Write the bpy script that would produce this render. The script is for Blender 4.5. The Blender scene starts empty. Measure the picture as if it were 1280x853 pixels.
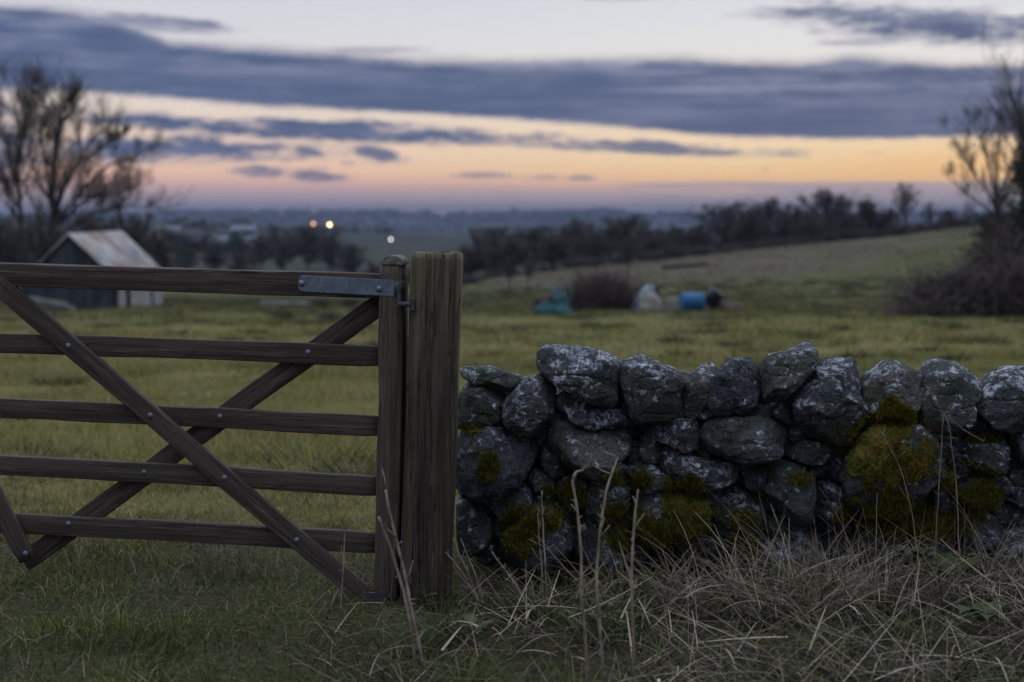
import bpy, math, random
import numpy as np
from mathutils import Vector, Matrix

random.seed(7)
rng = np.random.default_rng(11)
SC = bpy.context.scene
COL = SC.collection

# ------------------------------------------------------------------ camera
F = 1778.0                     # focal length in pixels of the 1280 wide photograph (50 mm)
HY = 268.0                     # row of the true horizon
CAMZ = 1.23
PITCH = math.atan((426.5 - HY) / F)
cam_d = bpy.data.cameras.new('camera')
cam = bpy.data.objects.new('camera', cam_d)
COL.objects.link(cam)
cam.location = (0, 0, CAMZ)
cam.rotation_euler = (math.pi / 2 - PITCH, 0, 0)
cam_d.sensor_width = 36.0
cam_d.lens = F * 36.0 / 1280.0
cam_d.clip_start = 0.05
cam_d.clip_end = 30000
cam_d.dof.use_dof = True
cam_d.dof.focus_distance = 4.55
cam_d.dof.aperture_fstop = 2.3
SC.camera = cam

# ------------------------------------------------------------------ view, render
SC.view_settings.view_transform = 'Standard'
SC.view_settings.look = 'None'
SC.view_settings.exposure = 0.0
SC.view_settings.gamma = 1.0
SC.view_settings.use_curve_mapping = False
SC.render.engine = 'CYCLES'
SC.cycles.use_denoising = True
SC.cycles.max_bounces = 6
SC.cycles.diffuse_bounces = 3
SC.cycles.volume_bounces = 1
SC.cycles.transparent_max_bounces = 8

# ------------------------------------------------------------------ world: dusk sky
def s2l(c):
    return tuple(((v / 255.0) / 12.92 if v <= 10.3 else (((v / 255.0) + .055) / 1.055) ** 2.4) for v in c)

world = bpy.data.worlds.new('World')
SC.world = world
world.use_nodes = True
WT = world.node_tree
WT.nodes.clear()

class NG:
    """small node graph helper"""
    def __init__(s, t): s.t = t
    def n(s, kind, **kw):
        x = s.t.nodes.new(kind)
        for k, v in kw.items(): setattr(x, k, v)
        return x
    def put(s, sock, v):
        if isinstance(v, bpy.types.NodeSocket): s.t.links.new(v, sock)
        elif v is not None:
            if hasattr(sock, 'default_value'):
                dv = sock.default_value
                if hasattr(dv, '__len__') and not hasattr(v, '__len__'): v = [v] * len(dv)
                if hasattr(dv, '__len__') and len(dv) == 4 and len(v) == 3: v = tuple(v) + (1,)
                sock.default_value = v
    def m(s, op, a, b=None, c=None, clamp=False):
        x = s.n('ShaderNodeMath', operation=op, use_clamp=clamp)
        s.put(x.inputs[0], a); s.put(x.inputs[1], b); s.put(x.inputs[2], c)
        return x.outputs[0]
    def mix(s, f, a, b, mode='MIX'):
        x = s.n('ShaderNodeMix', data_type='RGBA', blend_type=mode)
        s.put(x.inputs[0], f); s.put(x.inputs[6], a); s.put(x.inputs[7], b)
        return x.outputs[2]
    def sstep(s, v, lo, hi, o0=0.0, o1=1.0):
        x = s.n('ShaderNodeMapRange', interpolation_type='SMOOTHSTEP')
        s.put(x.inputs[0], v); s.put(x.inputs[1], lo); s.put(x.inputs[2], hi)
        s.put(x.inputs[3], o0); s.put(x.inputs[4], o1)
        return x.outputs[0]
    def lin(s, v, lo, hi, o0=0.0, o1=1.0):
        x = s.n('ShaderNodeMapRange')
        s.put(x.inputs[0], v); s.put(x.inputs[1], lo); s.put(x.inputs[2], hi)
        s.put(x.inputs[3], o0); s.put(x.inputs[4], o1)
        return x.outputs[0]
    def ramp(s, v, stops, interp='LINEAR'):
        x = s.n('ShaderNodeValToRGB')
        cr = x.color_ramp
        cr.interpolation = interp
        while len(cr.elements) > 1: cr.elements.remove(cr.elements[-1])
        cr.elements[0].position = stops[0][0]
        cr.elements[0].color = tuple(stops[0][1]) + (1,)
        for p, c in stops[1:]:
            e = cr.elements.new(p); e.color = tuple(c) + (1,)
        s.put(x.inputs[0], v)
        return x.outputs[0]
    def noise(s, vec, scale, detail=4, rough=.55, dist=0.0, lac=2.0, color=False):
        x = s.n('ShaderNodeTexNoise')
        s.put(x.inputs['Vector'], vec)
        s.put(x.inputs['Scale'], scale); s.put(x.inputs['Detail'], detail)
        s.put(x.inputs['Roughness'], rough); s.put(x.inputs['Distortion'], dist)
        s.put(x.inputs['Lacunarity'], lac)
        return x.outputs[1 if color else 0]
    def voro(s, vec, scale, feature='F1', out=0, rand=1.0):
        x = s.n('ShaderNodeTexVoronoi', feature=feature)
        s.put(x.inputs['Vector'], vec); s.put(x.inputs['Scale'], scale); s.put(x.inputs['Randomness'], rand)
        return x.outputs[out]
    def xyz(s, x=0.0, y=0.0, z=0.0):
        c = s.n('ShaderNodeCombineXYZ')
        s.put(c.inputs[0], x); s.put(c.inputs[1], y); s.put(c.inputs[2], z)
        return c.outputs[0]
    def sep(s, v):
        c = s.n('ShaderNodeSeparateXYZ'); s.put(c.inputs[0], v)
        return c.outputs
    def scale(s, v, k):
        c = s.n('ShaderNodeVectorMath', operation='MULTIPLY')
        s.put(c.inputs[0], v); s.put(c.inputs[1], k)
        return c.outputs[0]
    def vadd(s, v, k):
        c = s.n('ShaderNodeVectorMath', operation='ADD')
        s.put(c.inputs[0], v); s.put(c.inputs[1], k)
        return c.outputs[0]

SUN_AZ = math.radians(17.0)    # to the right of the view
SUN_EL = math.radians(3.0)
SKY_GAIN = 1.0
UP_GAIN = 1.35                  # boost of the unseen overhead sky, added to light the foreground

def build_world():
    g = NG(WT)
    tc = g.n('ShaderNodeTexCoord')
    x, y, z = g.sep(tc.outputs['Generated'])
    az = g.m('ARCTAN2', x, y)
    el = g.m('ARCSINE', z)
    A = g.m('MULTIPLY', az, F)               # bearing, in 1/1778 rad
    E = g.m('MULTIPLY', el, F)               # height over the horizon, same unit
    P = g.xyz(g.m('MULTIPLY', A, .0045), g.m('MULTIPLY', E, .030), 0.0)
    n1 = g.noise(P, 1.0, 6, .58)
    P2 = g.xyz(g.m('MULTIPLY', A, .016), g.m('MULTIPLY', E, .060), 3.7)
    n2 = g.noise(P2, 1.0, 5, .6)
    P3 = g.xyz(g.m('MULTIPLY', A, .0035), g.m('MULTIPLY', E, .05), 8.1)
    n3 = g.noise(P3, 1.0, 5, .6)
    P4 = g.xyz(g.m('MULTIPLY', A, .045), g.m('MULTIPLY', E, .14), 5.2)
    n4 = g.noise(P4, 1.0, 5, .65)
    w = g.m('ADD', g.m('MULTIPLY', g.m('SUBTRACT', n1, .5), 26.0), g.m('MULTIPLY', g.m('SUBTRACT', n2, .5), 16.0))
    Ew = g.m('ADD', E, w)
    Aw = g.m('ADD', A, g.m('MULTIPLY', g.m('SUBTRACT', n2, .5), 60.0))

    # clear sky, by height; left of the view cooler and pinker, right of it amber
    t = g.lin(E, 0.0, 400.0)
    def R(st): return g.ramp(t, [(e / 400.0, s2l(c)) for e, c in st])
    left = R([(0, (186, 178, 186)), (18, (198, 178, 186)), (34, (228, 186, 180)), (52, (252, 206, 180)), (75, (248, 215, 190)),
              (110, (240, 218, 200)), (150, (232, 222, 216)), (210, (222, 221, 225)), (280, (210, 214, 226)), (400, (196, 206, 228))])
    right = R([(0, (196, 182, 186)), (20, (212, 184, 182)), (34, (246, 194, 166)), (48, (255, 212, 152)), (70, (255, 224, 176)),
               (95, (253, 226, 188)), (125, (246, 230, 208)), (170, (238, 232, 224)), (220, (230, 230, 232)), (280, (218, 221, 230)), (400, (202, 210, 230))])
    sky = g.mix(g.sstep(A, -420.0, 420.0), left, right)

    glow = g.m('MULTIPLY', g.sstep(A, 250.0, 560.0), g.m('MULTIPLY', g.sstep(E, 30.0, 48.0), g.sstep(E, 95.0, 58.0)))
    sky = g.mix(g.m('MULTIPLY', glow, .7), sky, s2l((255, 202, 138)))
    # cloud banks
    def amap(px): return math.atan((px - 640) / F) * F
    ta = g.lin(A, -700.0, 700.0)
    def lut(pts):
        st = [((amap(px) + 700) / 1400.0, ((268 - py) / 300.0,) * 3) for px, py in pts]
        c = g.ramp(ta, st)
        return g.m('MULTIPLY', c, 300.0)
    top = lut([(-60, 22), (60, 22), (150, 30), (220, 58), (330, 62), (430, 66), (520, 75), (640, 76), (780, 71), (860, 71), (930, 79), (1010, 79), (1060, 74), (1180, 86), (1320, 92)])
    bot = lut([(-60, 128), (60, 127), (150, 127), (230, 132), (330, 139), (430, 142), (540, 147), (640, 153), (740, 161), (800, 167), (900, 175), (1010, 178), (1180, 180), (1320, 178)])
    Em = g.m('ADD', g.m('ADD', E, g.m('MULTIPLY', w, .45)), g.m('MULTIPLY', g.m('SUBTRACT', n4, .5), 7.0))
    main = g.m('MULTIPLY', g.sstep(g.m('SUBTRACT', top, Em), -5.0, 16.0), g.sstep(g.m('SUBTRACT', Em, bot), -3.5, 7.5))

    rag = g.m('ADD', g.m('MULTIPLY', g.m('SUBTRACT', n2, .5), 2.6), g.m('MULTIPLY', g.m('SUBTRACT', n4, .5), 2.2))
    def blob(x0, x1, yc, half, slope=0.0, k=1.0, soft=(1.75, -.05), warp=1.0):
        a0 = (amap(x0) + amap(x1)) / 2; ra = (amap(x1) - amap(x0)) / 2
        ec = 268 - yc
        dA = g.m('DIVIDE', g.m('SUBTRACT', Aw, a0), ra)
        Ex = g.m('ADD', E, g.m('MULTIPLY', w, warp * min(1.0, half / 14.0)))
        dE = g.m('DIVIDE', g.m('SUBTRACT', Ex, g.m('ADD', ec, g.m('MULTIPLY', g.m('SUBTRACT', A, a0), -slope))), half)
        d = g.m('ADD', g.m('MULTIPLY', dA, dA), g.m('MULTIPLY', dE, dE))
        d = g.m('ADD', d, rag)
        return g.m('MULTIPLY', g.sstep(d, soft[0], soft[1], 0.0, 1.0), k)
    blobs = [
        blob(120, 300, 42, 9, .05, .85), blob(990, 1420, 47, 22, .06, 1.0), blob(920, 1160, 31, 8, .03, .9), blob(930, 1020, 26, 5, 0, .6),
        blob(1010, 1130, 64, 5, 0, .6), blob(1160, 1330, 66, 9, .03, .7), blob(1040, 1140, 6, 6, -.05, .4),
        blob(400, 520, 69, 5, 0, .6), blob(730, 840, 5, 5, 0, .35),
        blob(60, 700, 165, 13, .04, 1.0), blob(560, 650, 180, 4, 0, .8), blob(40, 395, 189, 17, .01, 1.0),
        blob(365, 402, 189, 9, .1, .9), blob(436, 500, 193, 11, .2, .95), blob(290, 375, 217, 8, .05, .9), blob(356, 432, 221, 9, .03, .9),
        blob(620, 1000, 187, 8, .04, .9), blob(565, 640, 220, 4, 0, .65), blob(705, 752, 223, 4, 0, .7), blob(655, 702, 222, 3.5, 0, .5),
        blob(425, 450, 205, 4, 0, .5), blob(-80, 60, 190, 40, 0, .9), blob(-100, 40, 150, 14, 0, .9),
    ]
    dens = main
    for b in blobs: dens = g.m('MAXIMUM', dens, b)
    cl_dark = g.mix(g.sstep(A, -650.0, 100.0), s2l((82, 98, 135)), s2l((86, 101, 134)))
    cl_lite = s2l((146, 152, 178))
    inner = g.sstep(g.m('ADD', g.m('MULTIPLY', n3, .75), g.m('MULTIPLY', n2, .25)), .40, .64)
    # the belly of the main bank is even and dark, its upper third streaky
    up3 = g.sstep(g.m('SUBTRACT', E, bot), 30.0, 75.0)
    inner = g.m('MULTIPLY', inner, g.m('ADD', .42, g.m('MULTIPLY', up3, .50)))
    belly = g.m('MULTIPLY', g.sstep(g.m('SUBTRACT', E, bot), 52.0, 14.0), g.sstep(n1, .35, .6))
    inner = g.m('MULTIPLY', inner, g.m('SUBTRACT', 1.0, g.m('MULTIPLY', belly, .7)))
    cl = g.mix(inner, cl_dark, cl_lite)
    cl = g.mix(g.sstep(dens, .95, .3), cl, s2l((158, 152, 172)))
    # low far-off mauve bank over the horizon
    low = g.m('MULTIPLY', g.sstep(g.m('ADD', E, g.m('MULTIPLY', w, .25)), 41.0, 36.0), g.sstep(Aw, 90.0, 190.0))
    low2 = g.m('MULTIPLY', g.sstep(g.m('ADD', E, g.m('MULTIPLY', w, .6)), 40.0, 26.0), .45)
    gap = g.m('MULTIPLY', blob(800, 960, 240, 6, .02, .6), 1.0)
    low = g.m('MULTIPLY', g.m('MAXIMUM', low, low2), g.m('SUBTRACT', 1.0, gap))
    out = g.mix(g.m('MULTIPLY', low, .85), sky, s2l((180, 169, 176)))
    out = g.mix(dens, out, cl)

    # the sky above the picture: overcast with breaks, brightened to light the foreground; dimmer behind the viewer
    nz = g.noise(g.scale(tc.outputs['Generated'], (1.0, 1.0, 2.2)), 2.2, 6, .6)
    over = g.mix(g.sstep(nz, .35, .65), (.62 * UP_GAIN, .74 * UP_GAIN, 1.02 * UP_GAIN), (1.0 * UP_GAIN, 1.05 * UP_GAIN, 1.2 * UP_GAIN))
    out = g.mix(g.sstep(E, 330.0, 900.0), out, over)
    back = g.m('MULTIPLY', g.sstep(y, .35, -.35), g.sstep(z, .95, .35))
    out = g.mix(g.m('MULTIPLY', back, .80), out, (.10, .13, .21))
    nish = g.n('ShaderNodeTexSky', sky_type='NISHITA')
    nish.sun_disc = False
    nish.sun_elevation = SUN_EL
    nish.sun_rotation = SUN_AZ
    b1 = g.n('ShaderNodeBackground'); g.put(b1.inputs[0], out); b1.inputs[1].default_value = SKY_GAIN
    b2 = g.n('ShaderNodeBackground'); g.put(b2.inputs[0], nish.outputs[0]); b2.inputs[1].default_value = 0.0006
    ad = g.n('ShaderNodeAddShader')
    WT.links.new(b1.outputs[0], ad.inputs[0]); WT.links.new(b2.outputs[0], ad.inputs[1])
    o = g.n('ShaderNodeOutputWorld')
    WT.links.new(ad.outputs[0], o.inputs[0])
build_world()
world.cycles.sampling_method = 'MANUAL'
world.cycles.sample_map_resolution = 512

sun_d = bpy.data.lights.new('sun', 'SUN')
sun_d.energy = 0.25
sun_d.angle = math.radians(12)
sun_d.color = (1.0, .72, .45)
sun = bpy.data.objects.new('sun', sun_d)
COL.objects.link(sun)
sun.location = (20, 60, 30)
sd = Vector((math.sin(SUN_AZ) * math.cos(SUN_EL), math.cos(SUN_AZ) * math.cos(SUN_EL), math.sin(SUN_EL)))
sun.rotation_euler = sd.to_track_quat('Z', 'Y').to_euler()

# ------------------------------------------------------------------ geometry helpers
CP, SP = math.cos(PITCH), math.sin(PITCH)
def ray(px, py):
    a = (px - 640) / F; b = (426.5 - py) / F
    return np.array([a, CP + b * SP, b * CP - SP])
def at(px, py, Y):
    d = ray(px, py)
    return np.array([d[0] * Y / d[1], Y, CAMZ + d[2] * Y / d[1]])

# value noise
_tab = rng.random(4096)
def _h(ix, iy, iz):
    n = (ix * 73856093) ^ (iy * 19349663) ^ (iz * 83492791)
    n = (n ^ (n >> 13)) * 1274126177
    n = n ^ (n >> 16)
    return _tab[n & 4095]
def vnoise(p):
    p = np.asarray(p, float)
    i = np.floor(p).astype(np.int64); f = p - i
    u = f * f * (3 - 2 * f)
    r = 0
    for dx in (0, 1):
        wx = u[..., 0] if dx else 1 - u[..., 0]
        for dy in (0, 1):
            wy = u[..., 1] if dy else 1 - u[..., 1]
            for dz in (0, 1):
                wz = u[..., 2] if dz else 1 - u[..., 2]
                r = r + _h(i[..., 0] + dx, i[..., 1] + dy, i[..., 2] + dz) * wx * wy * wz
    return r * 2 - 1
def fbm(p, octv=4, gain=.5):
    a, s, r = 1.0, 1.0, 0
    for k in range(octv):
        r = r + a * vnoise(np.asarray(p) * s + 17.3 * k)
        a *= gain; s *= 2.03
    return r
def f2(X, Y, sc, octv=4, seed=0.0):
    return fbm(np.stack([np.asarray(X) * sc, np.asarray(Y) * sc, np.full(np.shape(X), seed)], -1), octv)
def sm(x, a, b):
    t = np.clip((x - a) / (b - a), 0, 1)
    return t * t * (3 - 2 * t)

# terrain
RX = np.array([-600, 0, 220, 480, 560, 612, 700, 770, 900, 1000, 1100, 1190, 1300, 1600])
RYP = np.array([373, 372, 371, 370, 367, 354, 340, 333, 316, 307, 298, 287, 278, 262])
RU = (RX - 640) / F
def crest_y(U):
    return 97 + np.clip(U + .03, 0, .34) * 165
def gz(X, Y, bumps=True):
    X = np.asarray(X, float); Y = np.asarray(Y, float)
    Yc_ = np.maximum(Y, 30.0)
    U = np.clip(X / Yc_, -.75, .6)
    YC = crest_y(U)
    Yp = np.minimum(Y, YC)
    zp = -.0456 * np.maximum(Yp - 5.2, 0) + .0456 * 0
    need = CAMZ - (np.interp(U, RU, RYP) - HY) / F * YC * 1.004
    zpc = -.0456 * (YC - 5.2)
    rise = (need - zpc) * sm(Yp, 42, YC) ** 1.15
    z = zp + rise
    far = np.interp(Y, [0, 97, 140, 250, 500, 800, 1200, 1700, 2300, 2900, 3500, 4200, 7200],
                    [-4, -5, -7.6, -7.9, -9.5, -17, -27, -36, -38, -24, -6, 3, 2])
    k = sm(Y, YC, YC + 70)
    z = z * (1 - k) + far * k
    big = sm(Y, 700, 3000)
    hill = f2(X, Y, 1 / 1500., 4, 3.1) * 9 + f2(X, Y, 1 / 420., 3, 9.1) * 2.5
    z = z + big * hill * .8
    # a lower spur of land across the middle of the valley, and the wavering skyline of the far side
    z = z + 14 * np.exp(-((Y - 1150 - .35 * X) / 260.) ** 2) * sm(f2(X, Y, 1 / 700., 2, 14.0), -.5, .5)
    U2 = X / np.maximum(Y, 30)
    sky_ = np.interp(U2, (np.array([0, 150, 300, 430, 535, 550, 600, 760, 800, 900, 1100, 1300]) - 640) / F, [3, 4, 4.5, 4, 3, -1, 3, 5.5, 2, 1, 2, 4])
    z = z + (sky_ * 3.4 - 8.0 + 2.0 * f2(X, Y, 1 / 160., 3, 15.0)) * sm(Y, 2600, 3500)
    z = z + sm(Y, 105, 180) * (1 - big) * f2(X, Y, 1 / 60., 3, 2.0) * .7
    if bumps:
        nb = (f2(X, Y, 1.1, 4, 5.0) * .035 + f2(X, Y, .35, 3, 6.0) * .06 * sm(Y, 7, 12)) * (1 - sm(Y, 120, 300))
        z = z + nb * np.where(Y < 6.0, .45, 1.0)
        z = z + f2(X, Y, 1 / 9., 2, 8.0) * .10 * sm(Y, 9, 25) * (1 - sm(Y, 150, 400))
    return z
def g1(x, y): return float(gz(np.array([x]), np.array([y]))[0])
def ground_at(px, py, lo=2.5, hi=140.0):
    d = ray(px, py)
    Ys = np.exp(np.linspace(math.log(lo), math.log(hi), 900))
    zz = CAMZ + d[2] / d[1] * Ys - gz(d[0] / d[1] * Ys, Ys)
    k = np.argmax(zz < 0) if (zz < 0).any() else len(Ys) - 1
    Y = Ys[k]; X = d[0] / d[1] * Y
    return np.array([X, Y, g1(X, Y)])

def mesh_np(name, V, Fq, mat=None, col=None, smooth=True, attr=None):
    """V (n,3), Fq (m,k) all the same k"""
    V = np.ascontiguousarray(V, np.float32); Fq = np.ascontiguousarray(Fq, np.int32)
    me = bpy.data.meshes.new(name)
    k = Fq.shape[1]
    me.vertices.add(len(V)); me.vertices.foreach_set('co', V.ravel())
    me.loops.add(Fq.size); me.loops.foreach_set('vertex_index', Fq.ravel())
    me.polygons.add(len(Fq))
    me.polygons.foreach_set('loop_start', np.arange(0, Fq.size, k, dtype=np.int32))
    me.polygons.foreach_set('loop_total', np.full(len(Fq), k, np.int32))
    me.polygons.foreach_set('use_smooth', np.full(len(Fq), bool(smooth)))
    me.update(calc_edges=True)
    if col is not None:
        a = me.attributes.new('tint', 'FLOAT_COLOR', 'POINT')
        c = np.ones((len(V), 4), np.float32); c[:, :3] = col
        a.data.foreach_set('color', c.ravel())
    if attr:
        for nm, v in attr.items():
            a = me.attributes.new(nm, 'FLOAT', 'POINT')
            a.data.foreach_set('value', np.ascontiguousarray(v, np.float32))
    me.validate()
    if mat: me.materials.append(mat)
    return me

class MB:
    """collects polygons of mixed size into one mesh"""
    def __init__(s): s.v = []; s.f = []; s.n = 0
    def add(s, V, Fs):
        V = np.asarray(V, float).reshape(-1, 3)
        s.v.append(V)
        for q in Fs: s.f.append(tuple(int(i) + s.n for i in q))
        s.n += len(V)
        return s
    def box(s, c, d, M=None):
        c = np.array(c, float); h = np.array(d, float) / 2
        V = np.array([[x, y, z] for x in (-1, 1) for y in (-1, 1) for z in (-1, 1)]) * h
        if M is not None: V = V @ np.array(M).T
        return s.add(V + c, [(0, 1, 3, 2), (4, 6, 7, 5), (0, 4, 5, 1), (2, 3, 7, 6), (0, 2, 6, 4), (1, 5, 7, 3)])
    def tube(s, pts, rad, sides=8, cap=True):
        P = np.asarray(pts, float); K = len(P)
        rad = np.broadcast_to(np.asarray(rad, float), (K,))
        T = np.gradient(P, axis=0); T /= np.linalg.norm(T, axis=1)[:, None] + 1e-9
        ref = np.array([0, 0, 1.0]) if abs(T[0][2]) < .9 else np.array([1.0, 0, 0])
        a = np.cross(T, ref); a /= np.linalg.norm(a, axis=1)[:, None] + 1e-9
        b = np.cross(T, a)
        th = np.linspace(0, 2 * math.pi, sides, endpoint=False)
        V = P[:, None] + rad[:, None, None] * (np.cos(th)[None, :, None] * a[:, None] + np.sin(th)[None, :, None] * b[:, None])
        fs = []
        for i in range(K - 1):
            for j in range(sides):
                k = (j + 1) % sides
                fs.append((i * sides + j, i * sides + k, (i + 1) * sides + k, (i + 1) * sides + j))
        if cap:
            fs.append(tuple(range(sides))[::-1]); fs.append(tuple((K - 1) * sides + j for j in range(sides)))
        return s.add(V.reshape(-1, 3), fs)
    def mesh(s, name, mat=None, smooth=False, bevel=0.0):
        me = bpy.data.meshes.new(name)
        me.from_pydata(np.concatenate(s.v).tolist(), [], s.f)
        if bevel:
            import bmesh
            bm = bmesh.new(); bm.from_mesh(me)
            es = [e for e in bm.edges if len(e.link_faces) == 2 and e.calc_face_angle(0) > .6]
            bmesh.ops.bevel(bm, geom=es, offset=bevel, segments=2, affect='EDGES', profile=.6)
            bmesh.ops.recalc_face_normals(bm, faces=bm.faces)
            bm.to_mesh(me); bm.free()
        for p in me.polygons: p.use_smooth = smooth
        me.update()
        if mat: me.materials.append(mat)
        return me

def link(name, me, parent=None, loc=None):
    o = bpy.data.objects.new(name, me)
    COL.objects.link(o)
    if loc is not None: o.location = loc
    if parent is not None: o.parent = parent
    return o
def tag(o, label=None, cat=None, group=None, kind=None):
    if label: o['label'] = label
    if cat: o['category'] = cat
    if group: o['group'] = group
    if kind: o['kind'] = kind
    return o
def thing(name, label, cat, loc, group=None, rz=0.0):
    o = bpy.data.objects.new(name, None)
    o.empty_display_size = .2
    COL.objects.link(o)
    o.location = tuple(map(float, loc)); o.rotation_euler = (0, 0, rz)
    return tag(o, label, cat, group)
def dup(root, loc, rz=0.0, sc=None, label=None):
    r = root.copy(); COL.objects.link(r)
    r.location = tuple(map(float, loc)); r.rotation_euler = (0, 0, rz)
    if sc is not None: r.scale = sc
    if label: r['label'] = label
    for ch in list(root.children):
        c = ch.copy(); COL.objects.link(c); c.parent = r
        for gch in list(ch.children):
            d = gch.copy(); COL.objects.link(d); d.parent = c
    return r

# ------------------------------------------------------------------ materials
def mat(name, base=None, rough=.8, metal=0.0, spec=.3):
    m = bpy.data.materials.new(name); m.use_nodes = True
    nt = m.node_tree
    g = NG(nt)
    b = nt.nodes['Principled BSDF']
    b.inputs['Roughness'].default_value = rough
    b.inputs['Metallic'].default_value = metal
    b.inputs['Specular IOR Level'].default_value = spec
    if base is not None: b.inputs['Base Color'].default_value = tuple(base) + (1,)
    return m, g, b
def bump(g, b, h, dist=.01, strength=1.0):
    x = g.n('ShaderNodeBump')
    x.inputs['Strength'].default_value = strength
    x.inputs['Distance'].default_value = dist
    g.put(x.inputs['Height'], h)
    g.t.links.new(x.outputs[0], b.inputs['Normal'])
def pos(g): return g.n('ShaderNodeNewGeometry').outputs['Position']
def objc(g): return g.n('ShaderNodeTexCoord').outputs['Object']
def rnd(g): return g.n('ShaderNodeObjectInfo').outputs['Random']
def set_col(g, b, c): g.put(b.inputs['Base Color'], c)

def mottled(name, c1, c2, scale=3.0, rough=.8, c3=None, bumpd=0.0, metal=0.0, spec=.3, coords='obj', stretch=(1, 1, 1)):
    m, g, b = mat(name, None, rough, metal, spec)
    p = g.scale(objc(g) if coords == 'obj' else pos(g), stretch)
    n = g.noise(p, scale, 6, .62)
    c = g.mix(g.sstep(n, .35, .65), c1, c2)
    if c3: c = g.mix(g.sstep(g.noise(g.vadd(p, (5, 2, 9)), scale * 2.3, 5, .6), .55, .68), c, c3)
    set_col(g, b, c)
    if bumpd: bump(g, b, n, bumpd)
    return m

def wood_mat(name, dark, lite, algae, algae_amt, cracks=1.0, head=None):
    """grain runs along the local X axis of the board"""
    m, g, b = mat(name, None, .82, 0, .25)
    off = g.scale(g.xyz(rnd(g), rnd(g), rnd(g)), (13.0, 7.0, 5.0))
    p = g.vadd(objc(g), off)
    grain = g.m('ADD', g.m('MULTIPLY', g.noise(g.scale(p, (2.0, 55, 55)), 1.0, 5, .6, .4), .6), g.m('MULTIPLY', g.noise(g.scale(p, (4.0, 170, 170)), 1.0, 4, .65), .4))
    wide = g.noise(g.scale(p, (1.3, 7, 7)), 1.0, 4, .6)
    c = g.mix(g.sstep(grain, .36, .64), dark, lite)
    c = g.mix(g.m('MULTIPLY', g.sstep(wide, .45, .75), .26), c, tuple(v * .45 for v in dark))
    pale = g.noise(g.scale(p, (3.0, 90, 90)), 1.0, 3, .7)
    c = g.mix(g.m('MULTIPLY', g.sstep(pale, .56, .74), .6), c, (.24, .205, .18))
    # knots
    kn = g.voro(g.scale(p, (2.6, 9, 9)), 1.0)
    c = g.mix(g.sstep(kn, .15, .06), c, tuple(v * .35 for v in dark))
    # algae stains
    al = g.noise(g.scale(p, (1.6, 11, 11)), 1.0, 7, .72)
    c = g.mix(g.m('MULTIPLY', g.sstep(al, .60 - .25 * algae_amt, .86 - .25 * algae_amt), min(1, algae_amt + .15)), c, algae)
    if head is not None:      # bleached and greened towards the weathered head of the post
        hx = g.m('ADD', g.sep(objc(g))[0], g.m('MULTIPLY', g.m('SUBTRACT', g.noise(g.scale(p, (3, 22, 22)), 1.0, 5, .65), .5), .9))
        hm = g.sstep(hx, head, head + .55)
        c = g.mix(g.m('MULTIPLY', hm, .55), c, g.mix(g.sstep(grain, .36, .64), (.085, .075, .045), (.19, .165, .105)))
    # drying cracks
    cr = g.noise(g.scale(g.vadd(p, (3, 1, 4)), (1.6, 62, 62)), 1.0, 3, .55)
    ck = g.m('MULTIPLY', g.sstep(g.m('ABSOLUTE', g.m('SUBTRACT', cr, .5)), .013, .0), g.sstep(wide, .35, .55))
    ck = g.m('MULTIPLY', ck, cracks)
    c = g.mix(ck, c, (.012, .01, .008))
    set_col(g, b, c)
    h = g.m('SUBTRACT', g.m('ADD', g.m('MULTIPLY', grain, .6), g.m('MULTIPLY', wide, .5)), g.m('MULTIPLY', ck, 1.2))
    bump(g, b, h, .004, 1.0)
    return m

M = {}
M['gate_wood'] = wood_mat('gate_wood', (.048, .034, .028), (.100, .074, .060), (.085, .085, .045), .10, .55)
M['post_wood'] = wood_mat('post_wood', (.030, .021, .017), (.088, .064, .047), (.085, .088, .024), .40, 1.0, .62)
M['stile_wood'] = wood_mat('stile_wood', (.060, .044, .036), (.105, .079, .062), (.12, .12, .03), .14, .7, .68)
M['galv'] = mottled('galvanised_steel', (.15, .185, .23), (.21, .245, .29), 25, .5, (.13, .13, .13), .0004, .6, .5)
M['dark_iron'] = mottled('dark_iron', (.05, .055, .065), (.11, .115, .13), 60, .55, (.10, .06, .04), .0006, .6, .5)

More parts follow.
